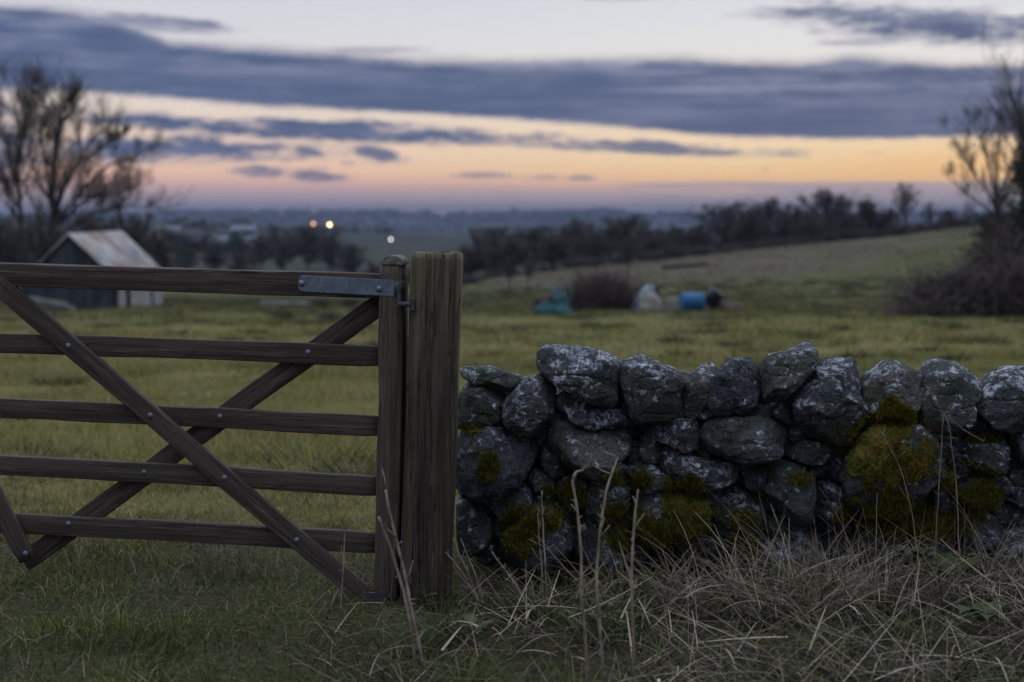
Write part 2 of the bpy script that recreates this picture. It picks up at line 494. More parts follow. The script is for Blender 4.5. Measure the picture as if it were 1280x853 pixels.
def stone_mat():
    m, g, b = mat('lichen_stone', None, .88, 0, .25)
    geo = g.n('ShaderNodeNewGeometry')
    p = geo.outputs['Position']
    nz = g.sep(geo.outputs['Normal'])[2]
    r = rnd(g)
    po = g.vadd(p, g.xyz(g.m('MULTIPLY', r, 9.0), g.m('MULTIPLY', r, 17.0), g.m('MULTIPLY', r, 5.0)))
    n1 = g.noise(po, 7.0, 8, .65)
    n2 = g.noise(po, 38.0, 6, .7)
    base = g.mix(g.sstep(n1, .34, .66), (.020, .023, .028), (.082, .087, .095))
    base = g.mix(g.m('MULTIPLY', g.sstep(g.m('FRACT', g.m('MULTIPLY', r, 7.31)), .35, 1.0), .55), base, g.mix(g.sstep(n1, .34, .66), (.060, .060, .058), (.150, .150, .145)))
    base = g.mix(g.m('MULTIPLY', g.sstep(n2, .45, .7), .45), base, (.15, .158, .17))
    hue = g.sstep(r, .55, .95)
    base = g.mix(g.m('MULTIPLY', hue, .45), base, (.15, .125, .10))
    # green algae film in broad patches
    al = g.noise(g.vadd(po, (4, 4, 4)), 5.0, 5, .6)
    base = g.mix(g.m('MULTIPLY', g.sstep(al, .46, .62), .7), base, (.048, .058, .030))
    pit = g.voro(po, 150.0)
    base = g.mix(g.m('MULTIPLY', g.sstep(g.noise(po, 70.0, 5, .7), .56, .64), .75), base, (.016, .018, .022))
    base = g.mix(g.m('MULTIPLY', g.sstep(pit, .22, .1), .55), base, (.30, .31, .33))
    # crusty pale lichen: big patches with ragged rims, and small round rosettes
    warp = g.noise(po, 22.0, 5, .65, color=True)
    pw = g.vadd(po, g.scale(warp, (.05, .05, .05)))
    l1 = g.noise(pw, 17.0, 9, .74)
    upb = g.m('MULTIPLY', g.sstep(nz, -.15, .9), .135)
    l1 = g.m('ADD', l1, g.m('MULTIPLY', g.m('SUBTRACT', g.m('FRACT', g.m('MULTIPLY', r, 3.77)), .5), .11))
    m1 = g.sstep(g.m('ADD', l1, g.m('ADD', upb, g.m('MULTIPLY', g.m('SUBTRACT', g.noise(po, 5.0, 3, .5), .5), .28))), .612, .665)
    v1 = g.voro(pw, 24.0); v1c = g.voro(pw, 24.0, out=1)
    ros = g.m('MULTIPLY', g.sstep(v1, .34, .22), g.sstep(g.sep(v1c)[0], .62, .66))
    ros = g.m('MULTIPLY', ros, g.sstep(n1, .40, .55))
    v2 = g.voro(pw, 85.0); v2c = g.voro(pw, 85.0, out=1)
    spk = g.m('MULTIPLY', g.sstep(v2, .36, .2), g.sstep(g.sep(v2c)[1], .72, .78))
    spk = g.m('MULTIPLY', spk, g.sstep(al, .62, .4))
    brk = g.m('MULTIPLY', g.sstep(n2, .45, .50), g.sstep(g.noise(po, 85.0, 4, .7), .42, .48))
    lm = g.m('MULTIPLY', g.m('MAXIMUM', g.m('MAXIMUM', m1, ros), g.m('MULTIPLY', spk, .8)), brk)
    lc = g.mix(g.sstep(g.noise(po, 14, 4, .6), .4, .6), (.36, .40, .46), (.66, .70, .75))
    base = g.mix(g.m('MULTIPLY', lm, .86), base, lc)
    cav = g.m('MAXIMUM', g.sstep(g.m('ABSOLUTE', g.m('SUBTRACT', g.noise(pw, 11.0, 7, .65), .5)), .016, .0), g.m('MULTIPLY', g.sstep(g.noise(po, 28.0, 6, .7), .42, .34), .8))  # occlusion-like shade of pits and cracks painted into the colour, with dirt
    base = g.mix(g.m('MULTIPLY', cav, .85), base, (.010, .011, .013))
    # ochre lichen
    oc = g.m('MULTIPLY', g.sstep(g.noise(g.vadd(po, (8, 1, 2)), 16, 6, .7), .66, .72), .5)
    base = g.mix(oc, base, (.20, .16, .05))
    set_col(g, b, base)
    n3 = g.noise(po, 120.0, 5, .7)
    rid = g.m('ABSOLUTE', g.m('SUBTRACT', g.noise(g.scale(po, (1, 1, 1.8)), 13.0, 6, .65), .5))
    h = g.m('ADD', g.m('MULTIPLY', n1, .7), g.m('ADD', g.m('MULTIPLY', n2, .5), g.m('ADD', g.m('MULTIPLY', n3, .34), g.m('MULTIPLY', lm, .10))))
    h = g.m('ADD', h, g.m('MULTIPLY', rid, 1.3))
    bump(g, b, h, .030, 1.0)
    return m
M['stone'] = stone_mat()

def tint_mat(name, rough=.75, spec=.2, trans=0.0):
    m, g, b = mat(name, None, rough, 0, spec)
    a = g.n('ShaderNodeAttribute'); a.attribute_name = 'tint'
    set_col(g, b, a.outputs['Color'])
    if trans:
        tr = g.n('ShaderNodeBsdfTranslucent'); g.put(tr.inputs[0], a.outputs['Color'])
        mx = g.n('ShaderNodeMixShader'); mx.inputs[0].default_value = trans
        out = g.t.nodes['Material Output']
        g.t.links.new(b.outputs[0], mx.inputs[1]); g.t.links.new(tr.outputs[0], mx.inputs[2])
        g.t.links.new(mx.outputs[0], out.inputs[0])
    return m
M['grass'] = tint_mat('grass_blades', .7, .25, .25)
M['straw'] = tint_mat('straw', .75, .2, .1)
M['moss'] = tint_mat('moss', .9, .1, .15)
M['leaf'] = tint_mat('leaf', .6, .3, .15)
M['black'] = mottled('black_plastic', (.012, .012, .014), (.03, .03, .033), 5, .45)
M['bark'] = mottled('bark', (.030, .027, .025), (.062, .056, .050), 3.0, .9, (.045, .05, .03), .02)
M['twig'] = mottled('twigs', (.062, .054, .050), (.105, .088, .080), 1.0, .9)
M['bramble'] = mottled('bramble_stems', (.055, .040, .038), (.115, .085, .078), 2.0, .85)
M['stem'] = mottled('dead_stem', (.15, .115, .085), (.30, .245, .185), 14.0, .8, (.09, .07, .055))

def ground_mat():
    m, g, b = mat('pasture', None, .95, 0, .1)
    p = pos(g)
    a = g.n('ShaderNodeAttribute'); a.attribute_name = 'rough_grass'
    fa = g.n('ShaderNodeAttribute'); fa.attribute_name = 'far_land'
    di = g.n('ShaderNodeAttribute'); di.attribute_name = 'bare_soil'
    n1 = g.noise(p, .55, 6, .62)
    n2 = g.noise(p, 4.0, 6, .7)
    n3 = g.noise(p, .12, 4, .6)
    c = g.mix(g.sstep(n1, .36, .64), (.130, .124, .030), (.205, .178, .056))
    c = g.mix(g.m('MULTIPLY', g.sstep(n2, .52, .68), .5), c, (.21, .185, .095))
    c = g.mix(g.m('MULTIPLY', g.sstep(n3, .45, .6), .35), c, (.088, .094, .036))
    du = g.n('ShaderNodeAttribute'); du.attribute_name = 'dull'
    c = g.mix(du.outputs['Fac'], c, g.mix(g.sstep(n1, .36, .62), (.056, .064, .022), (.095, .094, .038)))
    br = g.mix(g.sstep(n2, .4, .65), (.088, .070, .052), (.128, .105, .080))
    br = g.mix(g.m('MULTIPLY', g.sstep(n1, .5, .65), .6), br, (.075, .072, .038))
    c = g.mix(a.outputs['Fac'], c, br)
    soil = g.mix(g.sstep(n2, .4, .6), (.050, .040, .028), (.100, .080, .055))
    c = g.mix(di.outputs['Fac'], c, soil)
    # the patchwork of far fields and woods
    pf = g.scale(p, (.0013, .0020, .0))
    pfw = g.vadd(pf, g.scale(g.noise(pf, 3.0, 3, .5, color=True), (.25, .25, 0)))
    vc = g.voro(pfw, 2.2, out=1)
    s = g.sep(vc)
    fld = g.mix(g.sstep(s[0], .3, .7), (.032, .042, .032), (.082, .080, .062))
    wood = g.m('MAXIMUM', g.sstep(s[1], .52, .56), g.sstep(g.noise(g.scale(p, (.004, .0022, 0)), 1.0, 6, .65), .50, .54))
    wood = g.m('MAXIMUM', wood, g.sstep(g.m('ADD', g.sep(p)[2], g.m('MULTIPLY', g.noise(g.scale(p, (.003, .003, 0)), 1.0, 4, .6), 12.0)), 13.0, 17.0))
    fld = g.mix(wood, fld, (.024, .027, .024))
    ed = g.voro(pfw, 2.2, feature='DISTANCE_TO_EDGE')
    fld = g.mix(g.sstep(ed, .035, .02), fld, (.035, .038, .028))
    c = g.mix(fa.outputs['Fac'], c, fld)
    nr = g.n('ShaderNodeAttribute'); nr.attribute_name = 'gateway'
    c = g.mix(nr.outputs['Fac'], c, g.mix(g.sstep(g.noise(p, 38.0, 6, .75), .40, .62), (.034, .040, .018), (.100, .092, .050)))
    set_col(g, b, c)
    bump(g, b, g.m('ADD', g.noise(p, 9.0, 6, .7), g.m('MULTIPLY', g.noise(p, 55.0, 5, .7), .4)), .06)
    return m
M['ground'] = ground_mat()

# ------------------------------------------------------------------ ground sheet
def brown_lut():
    us, fr = [], []
    for px, py in ((585, 369), (612, 365), (700, 362), (760, 358), (860, 357), (960, 352), (1060, 338), (1140, 315), (1190, 300), (1260, 290)):
        q = ground_at(px, py, 20, 170); us.append(q[0] / q[1]); fr.append(q[1] / float(crest_y(q[0] / q[1])))
    return np.array(us), np.array(fr)
SOIL = [(-.72, 4.62, .34, .20), (-1.15, 4.75, .30, .16), (-.95, 4.5, .2, .1), (-.40, 4.55, .2, .16), (-1.6, 4.45, .2, .09)]   # trodden patches in the gateway
def build_ground():
    s = np.linspace(-1, 1, 431); X = 7000 * np.sinh(8 * s) / math.sinh(8)
    t = np.linspace(0, 1, 520); Y = -6 + 7300 * np.sinh(8 * t) / math.sinh(8)
    XX, YY = np.meshgrid(X, Y)
    ZZ = gz(XX, YY)
    V = np.stack([XX, YY, ZZ], -1).reshape(-1, 3)
    nx, ny = len(X), len(Y)
    i = np.arange(ny - 1)[:, None] * nx + np.arange(nx - 1)[None, :]
    i = i.ravel()
    Fq = np.stack([i, i + 1, i + nx + 1, i + nx], 1)
    x, y = XX.ravel(), YY.ravel()
    U = np.clip(x / np.maximum(y, 30), -.75, .6)
    YC = crest_y(U)
    # rough straw coloured upper field, right of the middle
    lo = np.interp(U, *brown_lut())
    rough = sm(y / YC + f2(x, y, 1 / 12., 3, 4.0) * .03, lo - .02, lo + .05) * sm(U, -.03, 0)
    rough *= .72 - .25 * sm(U, .18, .30)
    far = sm(y, YC + 25, YC + 60)
    # trodden ground by the gate foot
    soil = np.exp(-(((x + .62) / .42) ** 2 + ((y - 4.75) / .35) ** 2)) * .9 * sm(f2(x, y, 5, 3, 1.0), -.4, .3)
    soil = np.maximum(soil, sm(x, .1, .3) * (y < 5.1) * .85)
    for sx, sy, ra, rb in SOIL: soil = np.maximum(soil, np.exp(-(((x - sx) / ra) ** 2 + ((y - sy) / rb) ** 2)) * sm(f2(x, y, 5, 3, 1.0), -.5, .2))
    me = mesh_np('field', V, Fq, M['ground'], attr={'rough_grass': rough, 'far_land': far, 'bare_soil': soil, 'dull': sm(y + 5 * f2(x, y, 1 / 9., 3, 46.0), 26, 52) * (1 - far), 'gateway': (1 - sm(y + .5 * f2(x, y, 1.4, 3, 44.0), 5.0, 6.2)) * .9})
    o = link('ground', me); o['kind'] = 'structure'
    o['label'] = 'rough pasture falling away to a valley and low hills'
build_ground()

# ------------------------------------------------------------------ air
def build_haze():
    mb = MB().box((0, 3640, -2.0), (13900, 7290, 86))
    m = bpy.data.materials.new('haze'); m.use_nodes = True
    nt = m.node_tree; nt.nodes.clear()
    v = nt.nodes.new('ShaderNodeVolumePrincipled')
    v.inputs['Color'].default_value = (.24, .305, .46, 1)
    v.inputs['Density'].default_value = HAZE
    v.inputs['Anisotropy'].default_value = 0.0
    o = nt.nodes.new('ShaderNodeOutputMaterial')
    nt.links.new(v.outputs[0], o.inputs['Volume'])
    h = link('haze', mb.mesh('haze', m)); tag(h, 'thin blue evening haze over the valley', 'haze', kind='stuff')
HAZE = 2.3e-4
build_haze()

# ------------------------------------------------------------------ strands (grass, straw, moss, brambles)
def strands(base, az, th0, curv, length, width, segs, color, tip=.15, flat=None):
    """ribbons: base (N,3); th0 angle off the vertical at the root; curv added along the length"""
    N = len(base)
    t = np.linspace(0, 1, segs + 1)
    th = th0[:, None] + curv[:, None] * t[None, :]
    ds = (length / segs)[:, None]
    st, ct = np.sin(th), np.cos(th)
    h = np.concatenate([np.zeros((N, 1)), np.cumsum((st[:, 1:] + st[:, :-1]) / 2 * ds, 1)], 1)
    z = np.concatenate([np.zeros((N, 1)), np.cumsum((ct[:, 1:] + ct[:, :-1]) / 2 * ds, 1)], 1)
    P = np.stack([base[:, None, 0] + h * np.cos(az)[:, None], base[:, None, 1] + h * np.sin(az)[:, None], base[:, None, 2] + z], -1)
    fa = rng.random(N) * 2 * math.pi if flat is None else flat
    side = np.stack([np.cos(fa), np.sin(fa), (rng.random(N) - .5) * .6], -1)
    wv = (width[:, None] * (1 - (1 - tip) * t[None, :] ** 1.5) / 2)[..., None] * side[:, None]
    V = np.stack([P - wv, P + wv], 2).reshape(-1, 3)
    k = np.arange(N)[:, None] * (2 * (segs + 1)) + np.arange(segs)[None, :] * 2
    k = k.ravel()
    Fq = np.stack([k, k + 1, k + 3, k + 2], 1)
    C = np.repeat(color, 2 * (segs + 1), 0)
    return V, Fq, C
def join(parts):
    V, Fq, C, n = [], [], [], 0
    for v, f, c in parts:
        V.append(v); Fq.append(f + n); C.append(c); n += len(v)
    return np.concatenate(V), np.concatenate(Fq), np.concatenate(C)
def palette(N, cols, wts, jit=.18):
    cols = np.array(cols); k = rng.choice(len(cols), N, p=np.array(wts) / sum(wts))
    c = cols[k] * (1 + (rng.random((N, 1)) - .5) * 2 * jit) * (1 + (rng.random((N, 3)) - .5) * .12)
    return c

GREEN = [(.050, .070, .018), (.098, .108, .024), (.165, .150, .040), (.25, .205, .082), (.34, .28, .15)]
FIELD = [(.062, .086, .018), (.126, .140, .028), (.205, .190, .046), (.30, .250, .095), (.38, .32, .16)]
def scatter(n, y0, y1, pw=1.0, margin=1.15, extra=.25):
    """points over the wedge of ground in view, a little wider than the frame; pw<0 favours the near side"""
    Y = y0 * (y1 / y0) ** rng.random(n) if pw == 0 else np.sqrt(y0 ** 2 + (y1 ** 2 - y0 ** 2) * rng.random(n))
    X = (rng.random(n) * 2 - 1) * (.36 * margin * Y + extra)
    return X, Y

WALL_X0 = -.17                 # left end of the wall
def build_grass():
    parts = []
    # near sward in front of, under and just beyond the gate
    X, Y = scatter(120000, 3.3, 8.0)
    keep = (X < WALL_X0 + .1) | (Y > 5.15)
    X, Y = X[keep], Y[keep]
    clump = f2(X, Y, 3.2, 3, 12.0)
    dens = sm(clump, -.75, .35)
    soil = np.exp(-(((X + .62) / .42) ** 2 + ((Y - 4.75) / .35) ** 2)) * .6
    for sx, sy, ra, rb in SOIL: soil = np.maximum(soil, np.exp(-(((X - sx) / ra) ** 2 + ((Y - sy) / rb) ** 2)) * sm(f2(X, Y, 5, 3, 1.0), -.5, .2))
    k = rng.random(len(X)) < (.25 + .75 * dens) * (1 - .80 * soil) * (1 - .45 * sm(f2(X, Y, 1.7, 3, 91.0), .35, .7) * (Y < 6))
    X, Y, clump = X[k], Y[k], clump[k]; N = len(X)
    L = (.022 + .04 * rng.random(N) ** 1.6) * (1 + 1.1 * sm(clump, .05, .8)) * np.where(Y < 5, 1.1, .85)
    w = sm(f2(X, Y, 1.3, 3, 20.0), -.3, .5)
    c = palette(N, GREEN, [3.2, 4, 2.2, 1.0, .7])
    dry = palette(N, GREEN, [.6, 1.5, 3.0, 2.5, 1.2])
    c = np.where((rng.random(N) < w * .75)[:, None], dry, c)
    base = np.stack([X, Y, gz(X, Y) - .004], -1)
    c = c * (.55 + .75 * sm(f2(X, Y, 2.1, 4, 77.0), -.55, .45))[:, None]
    nearf = (1 - sm(Y, 4.2, 5.4))[:, None]; c = c * (1 - nearf * np.array([.30, .12, .30]))
    parts.append(strands(base, rng.random(N) * 6.283, rng.random(N) * .95, rng.random(N) * 1.7, L, .0022 + .0025 * rng.random(N), 3, c))
    # thatch of pale dead blades lying in the sward
    X, Y = scatter(8000, 3.3, 7.5)
    keep = (X < WALL_X0 + .1) | (Y > 5.15)
    X, Y = X[keep], Y[keep]; N = len(X)
    base = np.stack([X, Y, gz(X, Y) + .004], -1)
    parts.append(strands(base, rng.random(N) * 6.283, .7 + rng.random(N) * .7, rng.random(N) * .7, (.035 + .075 * rng.random(N)), .0018 + .0016 * rng.random(N), 3,
                         palette(N, [(.24, .20, .12), (.17, .145, .08), (.34, .30, .20)], [2, 3, 1])))
    # field from eight metres on: broader tufts
    X, Y = scatter(120000, 7.0, 18.0)
    N = len(X); cl = f2(X, Y, 1.6, 3, 33.0)
    k = rng.random(N) < .3 + .7 * sm(cl, -.6, .4); X, Y, cl = X[k], Y[k], cl[k]; N = len(X)
    w = sm(f2(X, Y, .55, 4, 21.0), -.45, .35)
    c = np.where((rng.random(N) < w * .85)[:, None], palette(N, FIELD, [.3, 1.0, 3.0, 2.8, 1.2]), palette(N, FIELD, [1.5, 3.6, 3, 1.2, .5]))
    L = (.04 + .05 * rng.random(N)) * (1 + .9 * sm(cl, .1, .8))
    base = np.stack([X, Y, gz(X, Y) - .006], -1)
    parts.append(strands(base, rng.random(N) * 6.283, rng.random(N) * .6, rng.random(N) * 1.4, L, .004 + .004 * rng.random(N), 2, c))
    X, Y = scatter(110000, 17.0, 60.0)
    N = len(X); cl = f2(X, Y, .7, 3, 37.0)
    k = rng.random(N) < .3 + .7 * sm(cl, -.6, .4); X, Y, cl = X[k], Y[k], cl[k]; N = len(X)
    w = sm(f2(X, Y, .22, 4, 25.0), -.45, .35)
    c = np.where((rng.random(N) < w * .85)[:, None], palette(N, FIELD, [.3, 1.0, 3.0, 2.8, 1.2]), palette(N, FIELD, [1.5, 3.6, 3, 1.2, .5]))
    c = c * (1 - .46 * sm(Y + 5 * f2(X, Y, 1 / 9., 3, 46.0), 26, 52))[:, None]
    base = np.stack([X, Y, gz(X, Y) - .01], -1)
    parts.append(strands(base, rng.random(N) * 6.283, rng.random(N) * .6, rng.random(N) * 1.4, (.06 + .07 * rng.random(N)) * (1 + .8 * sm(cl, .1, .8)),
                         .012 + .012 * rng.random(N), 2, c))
    X, Y = scatter(60000, 55.0, 150.0)
    N = len(X); U_ = X / Y; kk = (Y < crest_y(U_) * 1.01) & (f2(X, Y, .3, 3, 39.0) > -.35); X, Y = X[kk], Y[kk]; N = len(X)
    bu, bf = brown_lut()
    w = sm(Y / crest_y(X / Y) + .03 * f2(X, Y, .10, 4, 27.0), np.interp(X / Y, bu, bf) - .02, np.interp(X / Y, bu, bf) + .05) * sm(X / Y, -.03, 0)
    c = np.where((rng.random(N) < w * (.68 - .3 * sm(X / Y, .18, .30)))[:, None], palette(N, [(.115, .092, .066), (.155, .125, .095), (.08, .066, .05)], [2, 2, 1]), palette(N, [(.050, .060, .02), (.085, .088, .032), (.12, .11, .05)], [2, 3, 2]))
    base = np.stack([X, Y, gz(X, Y) - .02], -1)
    parts.append(strands(base, rng.random(N) * 6.283, rng.random(N) * .7, rng.random(N) * 1.4, .10 + .22 * rng.random(N) ** 2, .03 + .03 * rng.random(N), 2, c))
    # tussocks left standing by the stock: each a ring of darker taller blades
    TX, TY = scatter(800, 6.6, 75.0)
    for tx, ty in zip(TX, TY):
        n = 150; r = .08 + .26 * rng.random() ** 1.6 + ty * .0022
        a = rng.random(n) * 6.283; q = np.sqrt(rng.random(n)) * r
        x = tx + np.cos(a) * q * 1.4; y = ty + np.sin(a) * q
        c = palette(n, [(.034, .046, .015), (.055, .066, .022), (.10, .09, .04), (.17, .14, .075)], [4, 3, 1.6, .7])
        parts.append(strands(np.stack([x, y, gz(x, y) - .01], -1), a, .15 + .7 * q / r, .4 + rng.random(n) * 1.0, .09 + .13 * rng.random(n),
                             np.full(n, .006 + ty * .0003), 3, c))
    TX, TY = scatter(520, 6.8, 40.0)
    for tx, ty in zip(TX, TY):
        n = 90; r = .06 + .16 * rng.random() + ty * .0015
        a = rng.random(n) * 6.283; q = np.sqrt(rng.random(n)) * r
        x = tx + np.cos(a) * q * 1.5; y = ty + np.sin(a) * q
        c = palette(n, [(.30, .25, .13), (.38, .32, .19), (.22, .19, .09)], [3, 2, 2])
        parts.append(strands(np.stack([x, y, gz(x, y) - .01], -1), a, .3 + .8 * q / r, .5 + rng.random(n) * 1.2, .06 + .09 * rng.random(n), np.full(n, .005 + ty * .0003), 3, c))
    V, Fq, C = join(parts)
    tag(link('pasture_grass', mesh_np('pasture_grass', V, Fq, M['grass'], C, smooth=False)), 'short grazed green and straw coloured grass of the field', 'grass', kind='stuff')

def build_straw():
    parts = []
    STR = [(.235, .188, .125), (.35, .29, .205), (.15, .12, .083), (.08, .064, .046), (.45, .40, .31)]
    # tangle along the wall foot: x from the post to beyond the frame
    def put(n, xr, yr, L, th, cv, w, segs, wts, zlift=0.0, cols=STR):
        X = xr[0] + (xr[1] - xr[0]) * rng.random(n); Y = yr[0] + (yr[1] - yr[0]) * rng.random(n)
        cl = f2(X, Y, 3.0, 3, 50.0)
        k = (rng.random(n) < .25 + .75 * sm(cl, -.45, .4)) & (rng.random(n) < sm(X + .25 * f2(X, Y, 2.0, 2, 52.0) - .35 * (Y - 3.9), xr[0] - .15, xr[0] + .75))
        X, Y = X[k], Y[k]; m = len(X)
        sh = .62 + .38 * sm(X, .35, .75)
        az = rng.random(m) * 6.283
        base = np.stack([X, Y, gz(X, Y) + zlift * rng.random(m) - .005], -1)
        parts.append(strands(base, az, th[0] + (th[1] - th[0]) * rng.random(m), cv[0] + (cv[1] - cv[0]) * rng.random(m),
                             (L[0] + (L[1] - L[0]) * rng.random(m) ** 1.4) * sh, w[0] + (w[1] - w[0]) * rng.random(m), segs, palette(m, cols, wts), tip=.35))
    x0, x1 = -.60, 2.6
    DK = [(.050, .039, .028), (.030, .026, .020), (.026, .036, .017), (.075, .058, .040)]
    put(13000, (x0, x1), (3.3, 4.64), (.05, .18), (.6, 1.5), (-.1, .9), (.0022, .0060), 4, [3, 3, 2, 2], .05, DK)          # dark under-layer
    put(9000, (x0, x1), (3.3, 4.6), (.04, .13), (.2, 1.0), (.2, 1.3), (.002, .004), 3, [4, 3, .8, .4, .2], 0, [tuple(v * .75 for v in q) for q in GREEN])     # green beneath
    put(2500, (x0, x1), (3.3, 4.60), (.16, .46), (.95, 1.55), (-.25, .55), (.0018, .0040), 6, [3, 2, 3, 2, .6], .10)        # lying straws
    put(800, (x0 + .25, x1), (3.9, 4.62), (.10, .30), (.25, 1.0), (.4, 1.9), (.0018, .0036), 6, [3, 2, 3, 1.5, .6])       # arching stalks
    put(260, (x0 + .35, x1), (4.2, 4.62), (.18, .44), (.02, .5), (.0, .9), (.0020, .0034), 6, [3, 2.5, 2, 1, .7])          # taller against the stones
    for cx, cy, n, hh in ((.62, 4.40, 330, .34), (.86, 4.3, 420, .38), (1.02, 4.42, 420, .40), (1.22, 4.36, 300, .36), (1.45, 4.45, 260, .36), (.42, 4.38, 150, .26), (.15, 4.30, 140, .24), (1.75, 4.4, 220, .4)):
        m = int(n * .6); hh *= .86; r = rng.random(m) ** .5 * .13; a = rng.random(m) * 6.283
        X = cx + np.cos(a) * r * 1.3; Y = cy + np.sin(a) * r
        az = a + rng.normal(size=m) * .9
        parts.append(strands(np.stack([X, Y, gz(X, Y) - .005], -1), az, .15 + rng.random(m) * .55, .4 + rng.random(m) * 1.6, hh * (.45 + .75 * rng.random(m)),
                             .0018 + .0020 * rng.random(m), 7, palette(m, STR, [3, 3, 2, 1, 1]), tip=.35))
    put(3400, (-.6, x1), (3.2, 3.8), (.06, .20), (.2, 1.1), (.3, 1.6), (.002, .004), 5, [2, 2, 2, 1, .3], 0, [(.17, .14, .085), (.25, .21, .14), (.085, .098, .03), (.125, .125, .045), (.34, .29, .2)])
    put(900, (x0 + .2, x1), (3.4, 4.55), (.12, .30), (.8, 1.5), (-.2, 1.1), (.005, .0085), 6, [2, 3, 2, 1, .6], .09)        # flat broken blades
    for k in range(46):                                                                                                   # fresh green tufts pushing through
        cx = x0 + .3 + (x1 - x0 - .5) * rng.random(); cy = 3.4 + 1.1 * rng.random(); m = 60
        r = rng.random(m) ** .5 * .05; a = rng.random(m) * 6.283
        X = cx + np.cos(a) * r; Y = cy + np.sin(a) * r
        parts.append(strands(np.stack([X, Y, gz(X, Y)], -1), a, .1 + rng.random(m) * .6, .4 + rng.random(m) * 1.2, .07 + .11 * rng.random(m), .003 + .003 * rng.random(m), 5,
                             palette(m, [(.05, .075, .022), (.085, .105, .03), (.12, .12, .045)], [3, 2, 1]), tip=.2))
    V, Fq, C = join(parts)
    tag(link('dry_grass', mesh_np('dry_grass', V, Fq, M['straw'], C, smooth=False)), 'tangle of long dead straw along the foot of the wall', 'dry grass', kind='stuff')
build_grass()
build_straw()

# ------------------------------------------------------------------ timber gate
HP = at(475, 350, 4.52); LP = at(0, 340, 4.72)
GU = np.array([LP[0] - HP[0], LP[1] - HP[1], 0]); GU /= np.linalg.norm(GU)      # along the gate, away from the hinge
GN = np.array([-GU[1], GU[0], 0.0])
if GN[1] > 0: GN = -GN                                                            # towards the viewer
def gp(px, py, off=0.0):
    """point of the gate's own plane, off metres towards the viewer"""
    d = ray(px, py); o = np.array([0, 0, CAMZ])
    t = np.dot(HP + GN * off - o, GN) / np.dot(d, GN)
    return o + d * t

def board_mesh(name, L, wa, wb, th, m, seed, nseg=28, wear=.0025, bev=.004):
    """a plank along +X from 0 to L, width in Z tapering wa..wb, thickness in Y, its arrises worn"""
    prof = []
    for (sy, sz) in ((-1, -1), (1, -1), (1, 1), (-1, 1)):
        for q in range(3):
            a = math.atan2(sz, sy) + (q - 1) * math.pi / 4
            prof.append((sy, sz, math.cos(a), math.sin(a)))
    K = len(prof)
    xs = np.linspace(0, L, nseg + 1)
    V = []
    for i, x in enumerate(xs):
        w = wa + (wb - wa) * x / L
        e = .0 if 0 < i < nseg else bev * .7
        for (sy, sz, cy, cz) in prof:
            V.append((x + (e if i == 0 else -e if i == nseg else 0), sy * (th / 2 - bev - e) + cy * bev, sz * (w / 2 - bev - e) + cz * bev))
    V = np.array(V)
    q = V * np.array([6.0, 22.0, 22.0]) + seed * 7.7
    V[:, 1] += vnoise(q) * wear * .6; V[:, 2] += vnoise(q + 31) * wear
    V[:, 2] += (vnoise(np.stack([V[:, 0] * 1.6, V[:, 0] * 0, np.full(len(V), seed)], -1)) * wear * 1.2)
    fs = []
    for i in range(nseg):
        for j in range(K):
            k = (j + 1) % K
            fs.append((i * K + j, i * K + k, (i + 1) * K + k, (i + 1) * K + j))
    fs.append(tuple(range(K))[::-1]); fs.append(tuple(nseg * K + j for j in range(K)))
    mb = MB(); mb.add(V, fs)
    me = mb.mesh(name, m)
    for p in me.polygons: p.use_smooth = len(p.vertices) == 4
    return me

def place(o, origin, xdir, ydir, parent):
    x = np.array(xdir) / np.linalg.norm(xdir)
    y = np.array(ydir) - np.dot(ydir, x) * x; y /= np.linalg.norm(y)
    z = np.cross(x, y)
    Mx = Matrix(((x[0], y[0], z[0], origin[0]), (x[1], y[1], z[1], origin[1]), (x[2], y[2], z[2], origin[2]), (0, 0, 0, 1)))
    if parent is not None:
        o.parent = parent
        Mx = Matrix.Translation(Vector(parent.location)).inverted() @ Mx
    o.matrix_basis = Mx
    return o

def dome(name, r, h, m, n=14):
    mb = MB(); V = []; fs = []
    rings = 5
    for i in range(rings):
        a = i / (rings) * math.pi / 2
        for j in range(n):
            V.append((r * math.cos(a) * math.cos(j * 6.283 / n), r * math.cos(a) * math.sin(j * 6.283 / n), h * math.sin(a)))
    V.append((0, 0, h))
    for i in range(rings - 1):
        for j in range(n):
            k = (j + 1) % n
            fs.append((i * n + j, i * n + k, (i + 1) * n + k, (i + 1) * n + j))
    for j in range(n): fs.append(((rings - 1) * n + j, (rings - 1) * n + (j + 1) % n, rings * n))
    mb.add(V, fs)
    return mb.mesh(name, m, True)

